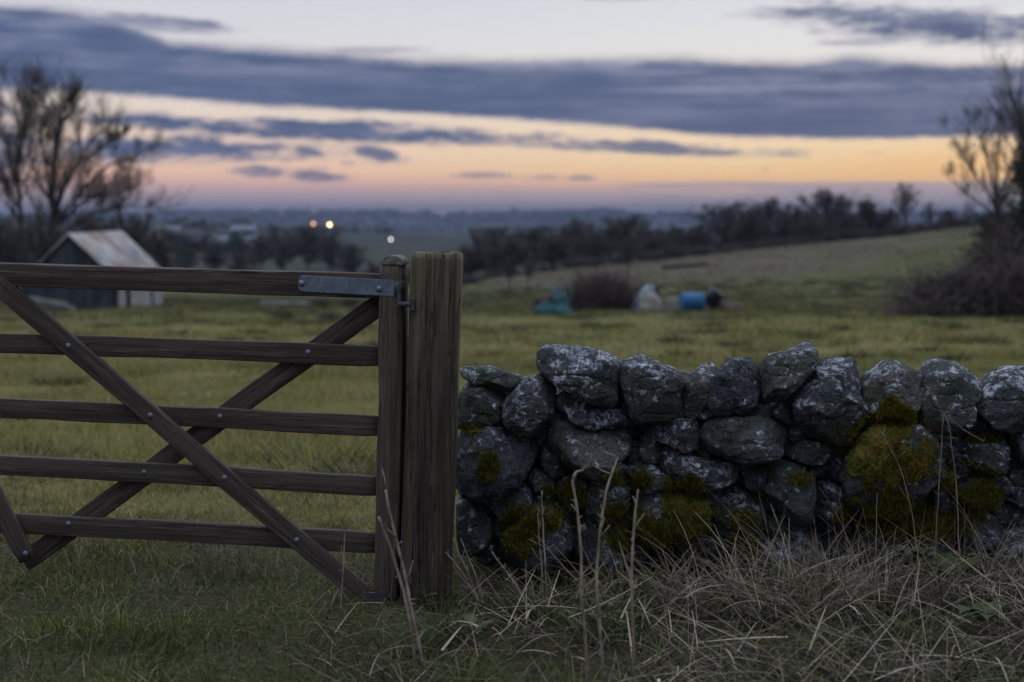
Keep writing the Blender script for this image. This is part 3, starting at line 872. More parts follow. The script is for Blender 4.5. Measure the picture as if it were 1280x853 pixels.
def build_gate():
    base = gp(480, 752)
    base[2] = g1(base[0], base[1])
    G = thing('field_gate', 'weathered brown five barred timber field gate with crossed braces and bolts', 'gate', base)
    cnt = [0]
    def board(name, a, b, wpx, th, off, m=M['gate_wood'], wear=.0025, taper=None):
        cnt[0] += 1
        pa, pb = gp(*a, off), gp(*b, off)
        L = np.linalg.norm(pb - pa)
        # pixel width -> metres across the board
        def wm(p, wp):
            q = gp(p[0], p[1] + wp, off) - gp(p[0], p[1], off)
            return np.linalg.norm(q)
        wa, wb = wm(a, wpx[0]), wm(b, wpx[1])
        me = board_mesh(name, L, wa, wb, th, m, cnt[0], nseg=max(16, int(L * 22)), wear=wear)
        o = link(name, me)
        place(o, pa, pb - pa, -GN, G)
        return o
    XL = -520                                   # far (latch) end, outside the photograph
    def ext(xa, ya, xb, yb, x): return ya + (yb - ya) * (x - xa) / (xb - xa)
    # top rail: thicker, tapering
    yl = ext(0, 343.5, 478, 358.0, XL)
    board('top_rail', (480, 358), (XL, yl), (31, 24), .075, .0, wear=.0018)
    rails = [((0, 429), (475, 444.5)), ((0, 511), (471, 531.5)), ((0, 580.5), (471, 607)), ((0, 651.6), (471, 678.5))]
    for a, b in rails:
        board('rail', (b[0] + 3, b[1]), (XL, ext(*a, *b, XL)), (25.5, 22.5), .026, .0)
    # braces: one on the face, one behind, the mirrored one on the face beyond it
    def brace(a, b, wperp, off, th=.024):
        s = math.hypot(b[0] - a[0], b[1] - a[1]); c = abs(b[0] - a[0]) / s
        pa, pb = gp(*a, off), gp(*b, off)
        cnt[0] += 1
        k = wperp / 395.0
        me = board_mesh('brace', np.linalg.norm(pb - pa), k, k, th, M['gate_wood'], cnt[0], nseg=30, wear=.0025)
        o = link('brace', me); place(o, pa, pb - pa, -GN, G)
        return o
    brace((462, 752), (-6, 352), 26, .030)
    brace((480, 377), (30, 703), 27, -.030)
    brace((35, 701), (-148, 349), 25, .030)
    brace((-450, 690), (-170, 352), 26, -.030)
    # hinge stile, with rounded weathered head
    top, bot = gp(493.5, 330, 0), gp(484.5, 754, 0)
    me = board_mesh('hinge_stile', np.linalg.norm(top - bot), .078, .077, .085, M['stile_wood'], 40, 30, .003, .006)
    st = link('hinge_stile', me); place(st, bot, top - bot, -GN, G)
    # head: half round cap of end grain
    mb = MB(); n = 12; V = []; fs = []
    for j, yy in enumerate((-.0415, .0415)):
        for i in range(n + 1):
            a = math.pi * i / n
            V.append((.030 * math.sin(a) ** .8, yy, .038 * math.cos(a)))
    for i in range(n): fs.append((i, i + 1, n + 2 + i, n + 1 + i))
    fs.append(tuple(range(n + 1))[::-1]); fs.append(tuple(n + 1 + i for i in range(n + 1)))
    fs.append((0, n + 1, 2 * n + 1, n))
    mb.add(V, fs)
    cap = link('stile_cap', mb.mesh('stile_cap', M['end_grain'], False, .003)); place(cap, top - (top - bot) / np.linalg.norm(top - bot) * .002, top - bot, -GN, G)
    tl, bl = gp(XL, yl - 16), gp(XL - 2, 690)
    me = board_mesh('latch_stile', np.linalg.norm(tl - bl), .075, .075, .075, M['stile_wood'], 41, 24, .003, .006)
    ls = link('latch_stile', me); place(ls, bl, tl - bl, -GN, G)
    # bolts
    bolt_me = dome('bolt', .0098, .0065, M['galv'])
    for (px, py, off) in ((85.5, 432.5, .042), (188, 519.5, .042), (281, 597.5, .042), (371, 675.5, .042), (385, 440.5, .013), (275, 521, .013),
                          (180, 590.5, .013), (86, 655, .013), (32, 692, .042), (-70, 505, .042), (-40, 575, .042), (-97, 440, .042)):
        o = link('bolt', bolt_me); place(o, gp(px, py, off - .0005), GU, np.array([0, 0, 1.0]), G)
        # dome axis is local z; point it at the viewer
        q = Matrix(((GU[0], 0, GN[0], 0), (GU[1], 0, GN[1], 0), (0, 1, 0, 0), (0, 0, 0, 1)))
        loc = o.location.copy(); o.matrix_basis = Matrix.Translation(loc) @ q
    # top hinge: long galvanised strap, loop and two coach bolts
    a, b = gp(378, 354.5, .0405), gp(493, 360.5, .0405)
    L = np.linalg.norm(b - a); hw = .0258
    mb = MB(); V = []; n = 10
    pts = [(L, -hw), (L, hw)] + [(0 - hw * .55 * math.sin(t), hw * math.cos(t)) for t in np.linspace(0, math.pi, n)]
    m2 = len(pts)
    for yy in (-.003, .003): V += [(x, yy, z) for x, z in pts]
    fs = [tuple(range(m2)), tuple(m2 + i for i in range(m2))[::-1]] + [(i, m2 + i, m2 + (i + 1) % m2, (i + 1) % m2) for i in range(m2)]
    mb.add(V, fs)
    hs = link('hinge_strap', mb.mesh('hinge_strap', M['galv'], False, .0012)); place(hs, a, b - a, -GN, G)
    for px, py in ((377, 354.5), (474, 361.5)):
        o = link('bolt', dome('strap_bolt', .011, .008, M['galv']), hs)
        pw = gp(px, py, .043) - a
        xx = (b - a) / L; yy = -GN - np.dot(-GN, xx) * xx; yy /= np.linalg.norm(yy); zz = np.cross(xx, yy)
        o.matrix_basis = Matrix.Translation((np.dot(pw, xx), np.dot(pw, yy), np.dot(pw, zz))) @ Matrix.Rotation(math.pi / 2, 4, 'X')
    lp = gp(499, 361, .033)
    mb = MB(); mb.tube([lp + (0, 0, -.024), lp + (0, 0, -.022), lp + (0, 0, .022), lp + (0, 0, .024)], [.014, .017, .017, .014], 14)
    e = link('hinge_eye', mb.mesh('hinge_eye', M['dark_iron'], True), G); e.location = -Vector(G.location)
    # bottom hinge shoe
    c0 = gp(458, 747, .045)
    mb = MB()
    Rz = np.stack([GU, -GN, np.array([0, 0, 1.0])], 1)
    mb.box(c0 - GU * .012, (.060, .008, .036), Rz)
    mb.box(c0 + GN * -.045 - GU * .045, (.012, .09, .045), Rz)
    mb.tube([c0 - GU * .055 + (0, 0, -.022), c0 - GU * .055 + (0, 0, .024)], .013, 12)
    bs = link('hinge_shoe', mb.mesh('hinge_shoe', M['dark_iron'], False, .002), G); bs.location = -Vector(G.location)
    return G
M['end_grain'] = mottled('end_grain', (.085, .082, .068), (.20, .195, .175), 60, .9, (.08, .09, .03), .004)
build_gate()

# ------------------------------------------------------------------ gate post
def build_post():
    Yf = 4.40; d = .168
    tl, tr = at(509, 317, Yf), at(574.5, 318, Yf)
    bl, br = at(500, 790, Yf), at(567, 790, Yf)
    top = (tl + tr) / 2 + (0, d / 2, 0); bot = (bl + br) / 2 + (0, d / 2, 0)
    loc = np.array([bot[0], bot[1], g1(bot[0], bot[1])])
    P = thing('gate_post', 'stout square timber gate post with green stains and a cracked face', 'post', loc)
    n = 60; K = 28
    L = np.linalg.norm(top - bot); w = np.linalg.norm(tr - tl)
    V = []
    for i in range(n + 1):
        x = L * i / n
        for j in range(K):
            a = 2 * math.pi * j / K
            c, s = math.cos(a), math.sin(a)
            k = 1.0 / (abs(c) ** 7 + abs(s) ** 7) ** (1 / 7.0)
            V.append([x, c * k * d / 2, s * k * w / 2])
    V = np.array(V)
    q = V * np.array([3.0, 16, 16])
    rad = 1 + .034 * fbm(q, 3) + .012 * vnoise(V * np.array([2.2, 60, 60]) + 9) - .02 * np.clip(vnoise(V * np.array([.8, 34, 34]) + 21) - .35, 0, 1) * 2
    V[:, 1] *= rad; V[:, 2] *= rad
    V[:, 2] += .006 * np.sin(V[:, 0] * 4.1 + .5) + .003 * np.sin(V[:, 0] * 9)
    topm = V[:, 0] > L - 1e-6
    V[topm, 0] += .009 * vnoise(V[topm] * 45); V[topm, 1:] *= .985
    fs = []
    for i in range(n):
        for j in range(K):
            k = (j + 1) % K
            fs.append((i * K + j, i * K + k, (i + 1) * K + k, (i + 1) * K + j))
    fs.append(tuple(n * K + j for j in range(K)))
    mb = MB(); mb.add(V, fs)
    o = link('shaft', mb.mesh('shaft', M['post_wood'], True)); place(o, bot, top - bot, (0, 1, 0), P)
    mb = MB()   # hook the gate hangs on: plate, pin arm and pintle
    pc = at(514.5, 380.5, Yf - .004)
    mb.box(pc, (.016, .010, .040))
    e = at(499.5, 380, Yf + .05)
    mb.tube([pc + (0, -.006, 0), (pc + e) / 2 + (0, -.008, 0), e + (0, 0, -.002)], .0085, 10)
    mb.tube([e + (0, 0, -.012), e + (0, 0, .05)], .0085, 10)
    h = link('hinge_hook', mb.mesh('hinge_hook', M['dark_iron'], False, .0015), P); h.location = -Vector(P.location)
    mb = MB(); pc = at(512, 722, Yf - .004)
    mb.box(pc, (.016, .01, .04)); e = at(496, 722, Yf + .05); mb.tube([pc, e], .009, 10)
    h2 = link('hinge_hook', mb.mesh('hinge_hook_low', M['dark_iron'], False, .0015), P); h2.location = -Vector(P.location)
build_post()

# ------------------------------------------------------------------ dry stone wall
def zc(ox, oy, pts, k=4.738): return [(ox + x / k, oy + y / k) for x, y in pts]
A_, B_, C_, D_, E_, F_ = (560, 420), (780, 420), (1020, 420), (560, 560), (780, 560), (1020, 560)
STONES = [  # outline, depth offset, half depth, part label
    (zc(*A_, [(65, 212), (110, 195), (250, 190), (350, 215), (435, 262), (430, 300), (380, 332), (290, 322), (140, 282)]), .02, .13, 'thin flat lichen capped top stone'),
    (zc(*A_, [(125, 290), (290, 320), (345, 372), (320, 425), (312, 525), (200, 557), (60, 550), (65, 480), (95, 370)]), .0, .14, None),
    (zc(*A_, [(450, 268), (550, 245), (592, 275), (640, 335), (630, 430), (580, 530), (520, 590), (430, 642), (360, 560), (320, 480), (325, 410), (380, 350)]), -.04, .15, 'brownish egg shaped stone set on edge'),
    (zc(*A_, [(545, 110), (600, 78), (790, 82), (900, 105), (1010, 150), (1042, 190), (1052, 425), (1000, 432), (860, 388), (700, 312), (620, 282), (560, 232), (538, 180)]), -.03, .2, 'large white lichened top stone'),
    (zc(*A_, [(638, 385), (700, 338), (800, 365), (900, 420), (1060, 440), (1128, 530), (1118, 577), (900, 548), (760, 505), (650, 435)]), -.02, .15, None),
    (zc(*A_, [(592, 600), (640, 525), (720, 520), (900, 555), (1080, 578), (1112, 620), (1052, 702), (960, 802), (880, 832), (780, 812), (700, 762), (620, 690)]), -.04, .18, None),
    (zc(*A_, [(555, 660), (590, 628), (640, 700), (705, 785), (692, 832), (600, 835), (548, 765)]), .0, .13, None),
    ([(579, 542), (603, 535), (625, 532), (641, 543), (666, 549), (672, 566), (661, 586), (652, 606), (630, 622), (605, 625), (579, 618), (566, 602), (565, 580), (570, 560)], -.05, .18, None),
    (zc(*D_, [(275, 300), (420, 235), (492, 250), (492, 330), (430, 392), (320, 445), (265, 400)]), .0, .14, None),
    (zc(*D_, [(478, 190), (520, 138), (602, 150), (640, 200), (622, 268), (500, 260)]), .01, .13, None),
    (zc(*D_, [(50, 330), (160, 305), (262, 400), (262, 520), (200, 640), (70, 640), (50, 520)]), .0, .16, None),
    (zc(*D_, [(295, 540), (340, 450), (400, 400), (500, 350), (640, 330), (700, 420), (740, 560), (700, 660), (560, 720), (360, 720), (290, 640)]), -.05, .18, 'mossy boulder near the wall foot'),
    (zc(*D_, [(640, 215), (690, 162), (800, 175), (850, 260), (820, 350), (660, 340)]), .0, .15, None),
    (zc(*D_, [(805, 245), (880, 175), (1010, 165), (1100, 200), (1085, 290), (990, 380), (900, 430), (820, 420)]), -.01, .16, None),
    (zc(*D_, [(740, 440), (880, 430), (1000, 420), (1080, 520), (1060, 660), (900, 740), (760, 700)]), -.03, .16, None),
    (zc(*B_, [(-22, 190), (30, 160), (100, 125), (180, 160), (320, 220), (352, 258), (335, 345), (325, 465), (250, 490), (120, 492), (80, 522), (35, 470), (5, 360), (-22, 260)]), -.03, .18, 'blocky white topped coping stone'),
    (zc(*B_, [(345, 290), (420, 222), (470, 180), (540, 175), (572, 215), (492, 275), (482, 380), (405, 482), (370, 472), (342, 360)]), .02, .13, None),
    (zc(*B_, [(490, 262), (590, 210), (640, 150), (770, 150), (812, 225), (822, 400), (740, 452), (560, 477), (500, 425)]), -.02, .16, 'coping stone with one white lichen star'),
    (zc(*B_, [(813, 190), (870, 120), (1050, 85), (1110, 48), (1152, 80), (1162, 140), (1112, 252), (972, 322), (950, 365), (860, 402), (828, 392), (822, 260)]), -.03, .16, 'smooth pointed top stone'),
    (zc(*B_, [(858, 482), (962, 352), (984, 400), (984, 545), (900, 512)]), .0, .1, 'small wedge stone'),
    ([(991, 495), (1002, 482), (1014, 471), (1026, 458), (1040, 454), (1076, 453), (1080, 466), (1080, 515), (1071, 531), (1054, 554), (1040, 555), (1012, 546), (994, 522)], -.04, .19, None),
    (zc(*B_, [(95, 545), (190, 498), (330, 488), (462, 490), (482, 530), (466, 662), (380, 684), (250, 645), (150, 605)]), .0, .15, None),
    (zc(*B_, [(468, 570), (520, 500), (640, 485), (800, 478), (855, 490), (965, 562), (942, 642), (902, 732), (780, 758), (640, 742), (500, 702), (463, 640)]), -.04, .18, None),
    ([(979, 565), (997, 549), (1022, 551), (1045, 554), (1061, 559), (1060, 568), (1040, 573), (1012, 580), (986, 578)], .0, .14, None),
    (zc(*E_, [(200, 60), (280, 15), (480, 75), (682, 108), (684, 190), (602, 243), (520, 268), (400, 252), (320, 202), (220, 132)]), -.02, .17, None),
    (zc(*E_, [(693, 105), (800, 98), (832, 140), (822, 282), (720, 232)]), .0, .12, None),
    (zc(*E_, [(835, 140), (900, 88), (1000, 105), (1100, 130), (1155, 200), (1135, 335), (1085, 455), (960, 425), (900, 342), (818, 260)]), -.04, .18, None),
    (zc(*E_, [(536, 330), (600, 268), (700, 258), (800, 340), (852, 422), (840, 560), (720, 640), (600, 640), (540, 520)]), -.01, .16, None),
    (zc(*E_, [(60, 300), (180, 270), (320, 258), (482, 288), (510, 370), (470, 540), (300, 620), (150, 600), (70, 450)]), -.04, .18, 'stone with deep moss on its right'),
    (zc(*E_, [(20, 120), (110, 55), (205, 125), (310, 205), (300, 265), (80, 290), (20, 220)]), .0, .14, None),
    (zc(*C_, [(283, 300), (340, 230), (440, 174), (520, 170), (634, 240), (604, 335), (582, 430), (562, 535), (420, 525), (310, 525), (288, 422)]), -.02, .17, 'rounded coping stone'),
    (zc(*C_, [(585, 390), (640, 260), (700, 190), (750, 163), (870, 180), (932, 230), (984, 300), (972, 345), (922, 402), (912, 502), (850, 585), (700, 562), (600, 515), (580, 440)]), -.04, .18, 'tall coping stone with a pale rim'),
    (zc(*C_, [(935, 400), (985, 330), (1060, 240), (1150, 213), (1240, 195), (1360, 230), (1410, 350), (1385, 480), (1160, 575), (1040, 535), (940, 455)]), -.02, .18, None),
    ([(1056, 598), (1066, 572), (1082, 548), (1098, 534), (1120, 530), (1146, 532), (1164, 545), (1172, 566), (1176, 594), (1160, 622), (1130, 640), (1090, 642), (1062, 630)], -.09, .2, 'bulging boulder under thick orange green moss'),
    (zc(*C_, [(885, 692), (950, 620), (1130, 618), (1164, 680), (1142, 782), (1050, 814), (930, 792), (880, 742)]), -.03, .15, 'pale brown rounded stone'),
    (zc(*C_, [(1165, 522), (1210, 490), (1350, 500), (1400, 700), (1300, 792), (1205, 742), (1170, 622)]), -.01, .15, None),
    (zc(*F_, [(1088, 290), (1150, 238), (1232, 213), (1350, 230), (1350, 335), (1200, 335)]), .0, .14, None),
    (zc(*F_, [(1075, 690), (1100, 608), (1180, 538), (1250, 508), (1350, 540), (1382, 700), (1330, 805), (1180, 815), (1088, 765)]), -.1, .17, 'loose rounded stone at the wall foot'),
    (zc(*F_, [(815, 390), (900, 328), (980, 365), (1062, 418), (1112, 475), (1060, 610), (960, 660), (860, 600)]), -.01, .16, None),
    (zc(*F_, [(365, 250), (420, 168), (500, 160), (566, 240), (524, 330), (420, 330)]), -.16, .1, None),
    (zc(*F_, [(600, 170), (700, 125), (800, 150), (790, 230), (650, 240)]), -.09, .12, None),
    (zc(*F_, [(795, 250), (900, 178), (1064, 188), (1070, 290), (960, 345), (815, 335)]), -.02, .16, None),
    (zc(*F_, [(-10, 170), (100, 196), (190, 225), (190, 400), (110, 470), (-10, 500)]), .0, .15, None),
    (zc(*F_, [(190, 380), (420, 360), (640, 340), (830, 400), (850, 600), (640, 700), (380, 700), (200, 560)]), .0, .16, None),
    (zc(*E_, [(540, 640), (760, 590), (1000, 470), (1150, 500), (1200, 700), (900, 800), (600, 800)]), .02, .16, None),
    (zc(*C_, [(560, 600), (640, 575), (720, 600), (900, 620), (880, 700), (720, 720)]), .04, .13, None),
    # carries on past the frame
    ([(1305, 470), (1330, 452), (1372, 460), (1385, 500), (1370, 540), (1325, 540), (1308, 515)], -.02, .17, None),
    ([(1388, 500), (1400, 462), (1445, 458), (1470, 490), (1460, 545), (1410, 550)], -.02, .17, None),
    ([(1318, 545), (1380, 542), (1410, 560), (1400, 600), (1350, 615), (1318, 590)], -.01, .16, None),
    ([(1412, 555), (1460, 548), (1500, 570), (1490, 640), (1430, 650), (1405, 610)], -.01, .16, None),
    ([(1312, 600), (1350, 616), (1400, 605), (1425, 660), (1400, 720), (1320, 720)], -.01, .17, None),
]
WY = 4.72
stone_geo = []
def stone_mesh(poly, Y, hd, seed, nth=110, nph=64):
    r_ = np.random.default_rng(seed)
    P = np.array([at(x, y, Y) for x, y in poly])[:, [0, 2]]
    # dense boundary
    Q = np.concatenate([np.linspace(P[i], P[(i + 1) % len(P)], 24, endpoint=False) for i in range(len(P))])
    c = Q.mean(0)
    a = np.arctan2(Q[:, 1] - c[1], Q[:, 0] - c[0]); r = np.hypot(*(Q - c).T)
    o = np.argsort(a)
    th = np.linspace(-math.pi, math.pi, nth, endpoint=False)
    R = np.interp(th, a[o], r[o], period=2 * math.pi)
    ker = np.array([1, 2, 1.0]); ker /= ker.sum()
    R = sum(ker[k] * np.roll(R, k - 1) for k in range(3)) * 1.045
    ph = np.linspace(.001, math.pi - .001, nph)
    s = np.sin(ph) ** .44; cc = np.sign(np.cos(ph)) * np.abs(np.cos(ph)) ** .62
    x = R[None] * np.cos(th)[None] * s[:, None]; z = R[None] * np.sin(th)[None] * s[:, None]
    y = -cc[:, None] * hd * np.ones_like(x)
    V = np.stack([x, y, z], -1).reshape(-1, 3)
    sz = R.mean()
    # broken faces: cut by random planes, mostly facing front and up
    def cut(V, m, lo, hi, fy, fl):
        for k in range(m):
            n = r_.normal(size=3); n[1] = -abs(n[1]) * 1.2 - fy
            if k % 3 == 0: n[2] = abs(n[2]) + .3
            n /= np.linalg.norm(n)
            dd = V @ n
            d0 = dd.max() * (lo + (hi - lo) * r_.random())
            ex = np.clip(dd - d0, 0, None)
            V = V - (ex * fl)[:, None] * n
        return V
    V = cut(V, 10, .60, .88, .7, .96)
    off = r_.random(3) * 50
    nrm = V / (np.linalg.norm(V * np.array([1 / sz, 1 / hd, 1 / sz]), axis=1)[:, None] + 1e-6)
    nrm /= np.linalg.norm(nrm, axis=1)[:, None] + 1e-9
    V = V + nrm * (fbm(V * 8 + off, 3, .5) * .013)[:, None]
    V = cut(V, 22, .74, .97, .35, .97)
    h = fbm(V * 22 + off, 4, .6) * .0042 - np.clip(np.abs(vnoise(V * np.array([13, 13, 24]) + off)) * -6 + 1, 0, 1) * .006
    V = V + nrm * h[:, None]
    G3 = V.reshape(nph, nth, 3)
    k_ = (R * 1.02) / np.maximum(np.hypot(G3[..., 0], G3[..., 2]).max(0), 1e-4)
    k_ = np.clip(k_, .8, 1.9)
    k_ = (np.roll(k_, 1) + 2 * k_ + np.roll(k_, -1)) / 4
    G3[..., 0] *= k_[None]; G3[..., 2] *= k_[None]
    V = G3.reshape(-1, 3)
    i = np.arange(nph - 1)[:, None] * nth + np.arange(nth)[None]
    j = np.arange(nph - 1)[:, None] * nth + (np.arange(nth)[None] + 1) % nth
    Fq = np.stack([i, i + nth, j + nth, j], -1).reshape(-1, 4)
    loc = np.array([c[0], Y, c[1]])
    return V, Fq, loc

def build_wall():
    x0 = at(570, 700, WY)[0]
    W = thing('stone_wall', 'low dry stone field wall of grey lichened boulders beside the gate post', 'wall', (x0, WY, g1(x0, WY)))
    wl = np.array(W.location)
    for i, (poly, dy, hd, lab) in enumerate(STONES):
        V, Fq, loc = stone_mesh(poly, WY + dy, hd, 100 + i)
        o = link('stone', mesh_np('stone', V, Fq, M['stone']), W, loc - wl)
        if lab: o['label'] = lab
        stone_geo.append((V + loc, V, hd, Fq))
    # small packing stones wedged in the gaps
    PO = [np.array(p_[0]) for p_ in STONES]
    def inside(pt, P):
        x, y = pt; c = False; j = len(P) - 1
        for i in range(len(P)):
            if (P[i][1] > y) != (P[j][1] > y) and x < (P[j][0] - P[i][0]) * (y - P[i][1]) / (P[j][1] - P[i][1]) + P[i][0]: c = not c
            j = i
        return c
    ED = np.concatenate([np.concatenate([np.linspace(P[i], P[(i + 1) % len(P)], 10, endpoint=False) for i in range(len(P))]) for P in PO])
    cand = []
    for gx in range(578, 1300, 4):
        tops = [P[:, 1].min() for P in PO if P[:, 0].min() < gx < P[:, 0].max()]
        for gy in range(int(min(tops)) + 48 if tops else 520, 690, 4):
            if not any(inside((gx, gy), P) for P in PO):
                cand.append((np.hypot(ED[:, 0] - gx, ED[:, 1] - gy).min(), gx, gy))
    cand.sort(reverse=True); taken = []
    for dd, gx, gy in cand:
        if dd < 2.5 or len(taken) >= 34: break
        if any(math.hypot(gx - a, gy - b) < 22 for a, b in taken): continue
        taken.append((gx, gy)); rr = dd + 6.0
        a0 = random.random() * 6.28; sq = random.uniform(.7, 1.3)
        poly = [(gx + math.cos(t) * rr * sq * random.uniform(.8, 1.2), gy + math.sin(t) * rr / sq * random.uniform(.8, 1.2)) for t in (np.linspace(0, 6.283, 7, endpoint=False) + a0) % 6.283]
        V, Fq, loc = stone_mesh(poly, WY + .01 + .03 * random.random(), .10, 900 + len(taken), 48, 28)
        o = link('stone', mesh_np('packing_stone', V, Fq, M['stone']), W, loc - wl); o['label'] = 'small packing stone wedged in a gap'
    # the back face of the wall, seen only through the chinks
    k = 0
    for row, (zy, hgt) in enumerate(((512, 66), (560, 66), (610, 70), (660, 70), (710, 70))):
        x = 582 + (row % 2) * 28
        while x < 1440:
            w = 62 + 40 * random.random()
            poly = [(x + w / 2 + math.cos(t) * w * .64 * (1 + .12 * random.uniform(-1, 1)), zy + math.sin(t) * hgt * .60 * (1 + .12 * random.uniform(-1, 1))) for t in np.linspace(0, 6.283, 11, endpoint=False)]
            V, Fq, loc = stone_mesh(poly, WY + .25, .15, 500 + k, 40, 20)
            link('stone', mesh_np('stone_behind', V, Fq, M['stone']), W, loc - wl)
            x += w; k += 1
    # cushions of moss
    MOSS = [(1110, 574, 58, 54, 8000), (1112, 640, 60, 26, 2600), (690, 636, 50, 28, 3400), (650, 664, 32, 28, 2200), (716, 615, 18, 16, 1100), (858, 640, 32, 38, 2800), (790, 664, 46, 30, 2300),
            (926, 652, 14, 10, 700), (1214, 618, 40, 34, 2600), (1222, 546, 24, 7, 900), (612, 585, 10, 16, 600), (780, 600, 30, 10, 900), (1180, 655, 40, 22, 1900), (590, 540, 14, 6, 300), (1000, 600, 16, 8, 300), (900, 690, 40, 20, 1200), (1108, 650, 40, 20, 1400)]
    allV = np.concatenate([g[0] for g in stone_geo])
    allNn = np.concatenate([g[1] / (np.linalg.norm(g[1], axis=1)[:, None] + 1e-9) for g in stone_geo])
    offs = np.cumsum([0] + [len(g[0]) for g in stone_geo])
    allF = np.concatenate([g[3] + o_ for g, o_ in zip(stone_geo, offs)])
    # keep only the front, camera-side surface
    allN = np.concatenate([np.stack([g[1][:, 0] * 0, g[1][:, 1], g[1][:, 2]], -1) for g in stone_geo])
    cc = (allV - np.array([0, 0, CAMZ]))
    pz = cc[:, 1] * CP - cc[:, 2] * SP; pu = cc[:, 0] / pz * F + 640; pv = 426.5 - (cc[:, 1] * SP + cc[:, 2] * CP) / pz * F
    front = (allN[:, 1] < .05)
    for i, (mx, my, rx, ry, n) in enumerate(MOSS):
        d = ((pu - mx) / rx) ** 2 + ((pv - my) / ry) ** 2 + .85 * fbm(allV * 11 + 3.3, 3) + .45 * fbm(allV * 34 + 7.3, 2)
        idx = np.where(front & (d < 1.25) & (rng.random(len(d)) < np.clip((1.25 - d) * 2.2, 0, 1)))[0]
        if len(idx) < 5: continue
        n = int(n * 2.2)
        q = allV[idx[rng.integers(0, len(idx), n)]] + rng.normal(size=(n, 3)) * np.array([.007, .004, .007])
        lump = fbm(q * 26, 3)
        nn = len(q)
        az = -math.pi / 2 + rng.normal(size=nn) * 1.0
        cA = .85 * palette(nn, [(.13, .13, .018), (.20, .18, .026), (.075, .08, .016), (.21, .14, .028)], [3, 2, 2.5, .8])
        cO = .85 * palette(nn, [(.27, .16, .035), (.22, .17, .03), (.23, .115, .026)], [2, 2, 1])
        orange = (rng.random(nn) < sm(lump, -.1, .5) * (.75 if i in (0, 1, 9) else .15))
        c = np.where(orange[:, None], cO, cA)
        q[:, 1] -= .004 + .012 * sm(lump, -.4, .6)
        v, f, cc2 = strands(q, az, .1 + rng.random(nn) * 1.1, rng.random(nn) * .6, .006 + .010 * rng.random(nn), .0026 + .0026 * rng.random(nn), 2, c, tip=.4)
        dm = d < .93
        fk = allF[dm[allF].all(1) & front[allF].all(1)]
        if len(fk) > 8:
            uq, inv = np.unique(fk, return_inverse=True); fk2 = inv.reshape(fk.shape)
            edge = np.clip((.93 - d[uq]) * 2, 0, 1)
            sv = allV[uq] + allNn[uq] * (edge * (.002 + .009 * sm(fbm(allV[uq] * 30, 3), -.5, .6)))[:, None]
            lum = fbm(allV[uq] * 26, 3)
            sc = np.where((rng.random(len(uq)) < sm(lum, -.1, .5) * (.7 if i in (0, 1, 9) else .12))[:, None], palette(len(uq), [(.20, .12, .028), (.16, .125, .024)], [1, 1]),
                          palette(len(uq), [(.10, .10, .016), (.15, .135, .02), (.06, .066, .014)], [3, 2, 2]))
            v, f, cc2 = join([(v, f, cc2), (sv, fk2, sc * .8)])
        o = link('moss', mesh_np('moss', v - wl, f, M['moss'], cc2, smooth=False), W)
        o['kind'] = 'stuff'
build_wall()

# ------------------------------------------------------------------ trees
def tubes(P, R, sides):
    """P (N,K,3) R (N,K) -> verts, quads"""
    N, K, _ = P.shape
    T = np.gradient(P, axis=1); T /= np.linalg.norm(T, axis=2)[..., None] + 1e-9
    ref = rng.normal(size=(N, 1, 3))
    a = np.cross(T, ref); a /= np.linalg.norm(a, axis=2)[..., None] + 1e-9
    b = np.cross(T, a)
    th = np.linspace(0, 2 * math.pi, sides, endpoint=False)
    V = P[:, :, None] + R[:, :, None, None] * (np.cos(th)[:, None] * a[:, :, None] + np.sin(th)[:, None] * b[:, :, None])
    n0 = (np.arange(N) * K * sides)[:, None, None]
    i = np.arange(K - 1)[None, :, None] * sides; j = np.arange(sides)[None, None, :]; k = (j + 1) % sides
    Fq = np.stack([n0 + i + j, n0 + i + k, n0 + i + sides + k, n0 + i + sides + j], -1).reshape(-1, 4)
    return V.reshape(-1, 3), Fq
def resample(pts, K):
    pts = np.array(pts, float); d = np.concatenate([[0], np.cumsum(np.linalg.norm(np.diff(pts, axis=0), axis=1))])
    t = np.linspace(0, d[-1], K)
    return np.stack([np.interp(t, d, pts[:, i]) for i in range(3)], -1)
def spawn(P, R, n, ratio, ang, up=.15, tmin=.25, K=4, rmin=.004, rk=.55, lmin=0.0, lmax=9.0):
    N, K0, _ = P.shape
    idx = np.repeat(np.arange(N), n)
    t = tmin + (1 - tmin) * rng.random(len(idx))
    f = t * (K0 - 1); i = np.minimum(f.astype(int), K0 - 2); u = (f - i)[:, None]
    p = P[idx, i] * (1 - u) + P[idx, i + 1] * u
    tg = P[idx, i + 1] - P[idx, i]; tg /= np.linalg.norm(tg, axis=1)[:, None] + 1e-9
    r0 = (R[idx, i] * (1 - u[:, 0]) + R[idx, i + 1] * u[:, 0]) * rk
    pr = np.cross(tg, rng.normal(size=tg.shape)); pr /= np.linalg.norm(pr, axis=1)[:, None] + 1e-9
    a = (ang[0] + (ang[1] - ang[0]) * rng.random(len(idx)))[:, None]
    d = tg * np.cos(a) + pr * np.sin(a) + np.array([0, 0, up]); d /= np.linalg.norm(d, axis=1)[:, None]
    PL = np.linalg.norm(np.diff(P, axis=1), axis=2).sum(1)[idx]
    L = np.maximum(PL * ratio * (.55 + .8 * rng.random(len(idx))) * (1.15 - .5 * t), lmin)
    L = np.minimum(L, lmax)
    s = np.linspace(0, 1, K)[None, :, None]
    bend = rng.normal(size=d.shape) * .22 + np.array([0, 0, up * .9])
    Q = p[:, None] + d[:, None] * L[:, None, None] * s + bend[:, None] * (L[:, None, None] * s ** 2)
    RR = np.maximum(r0[:, None] * (1 - .72 * s[..., 0]), rmin)
    return Q, RR
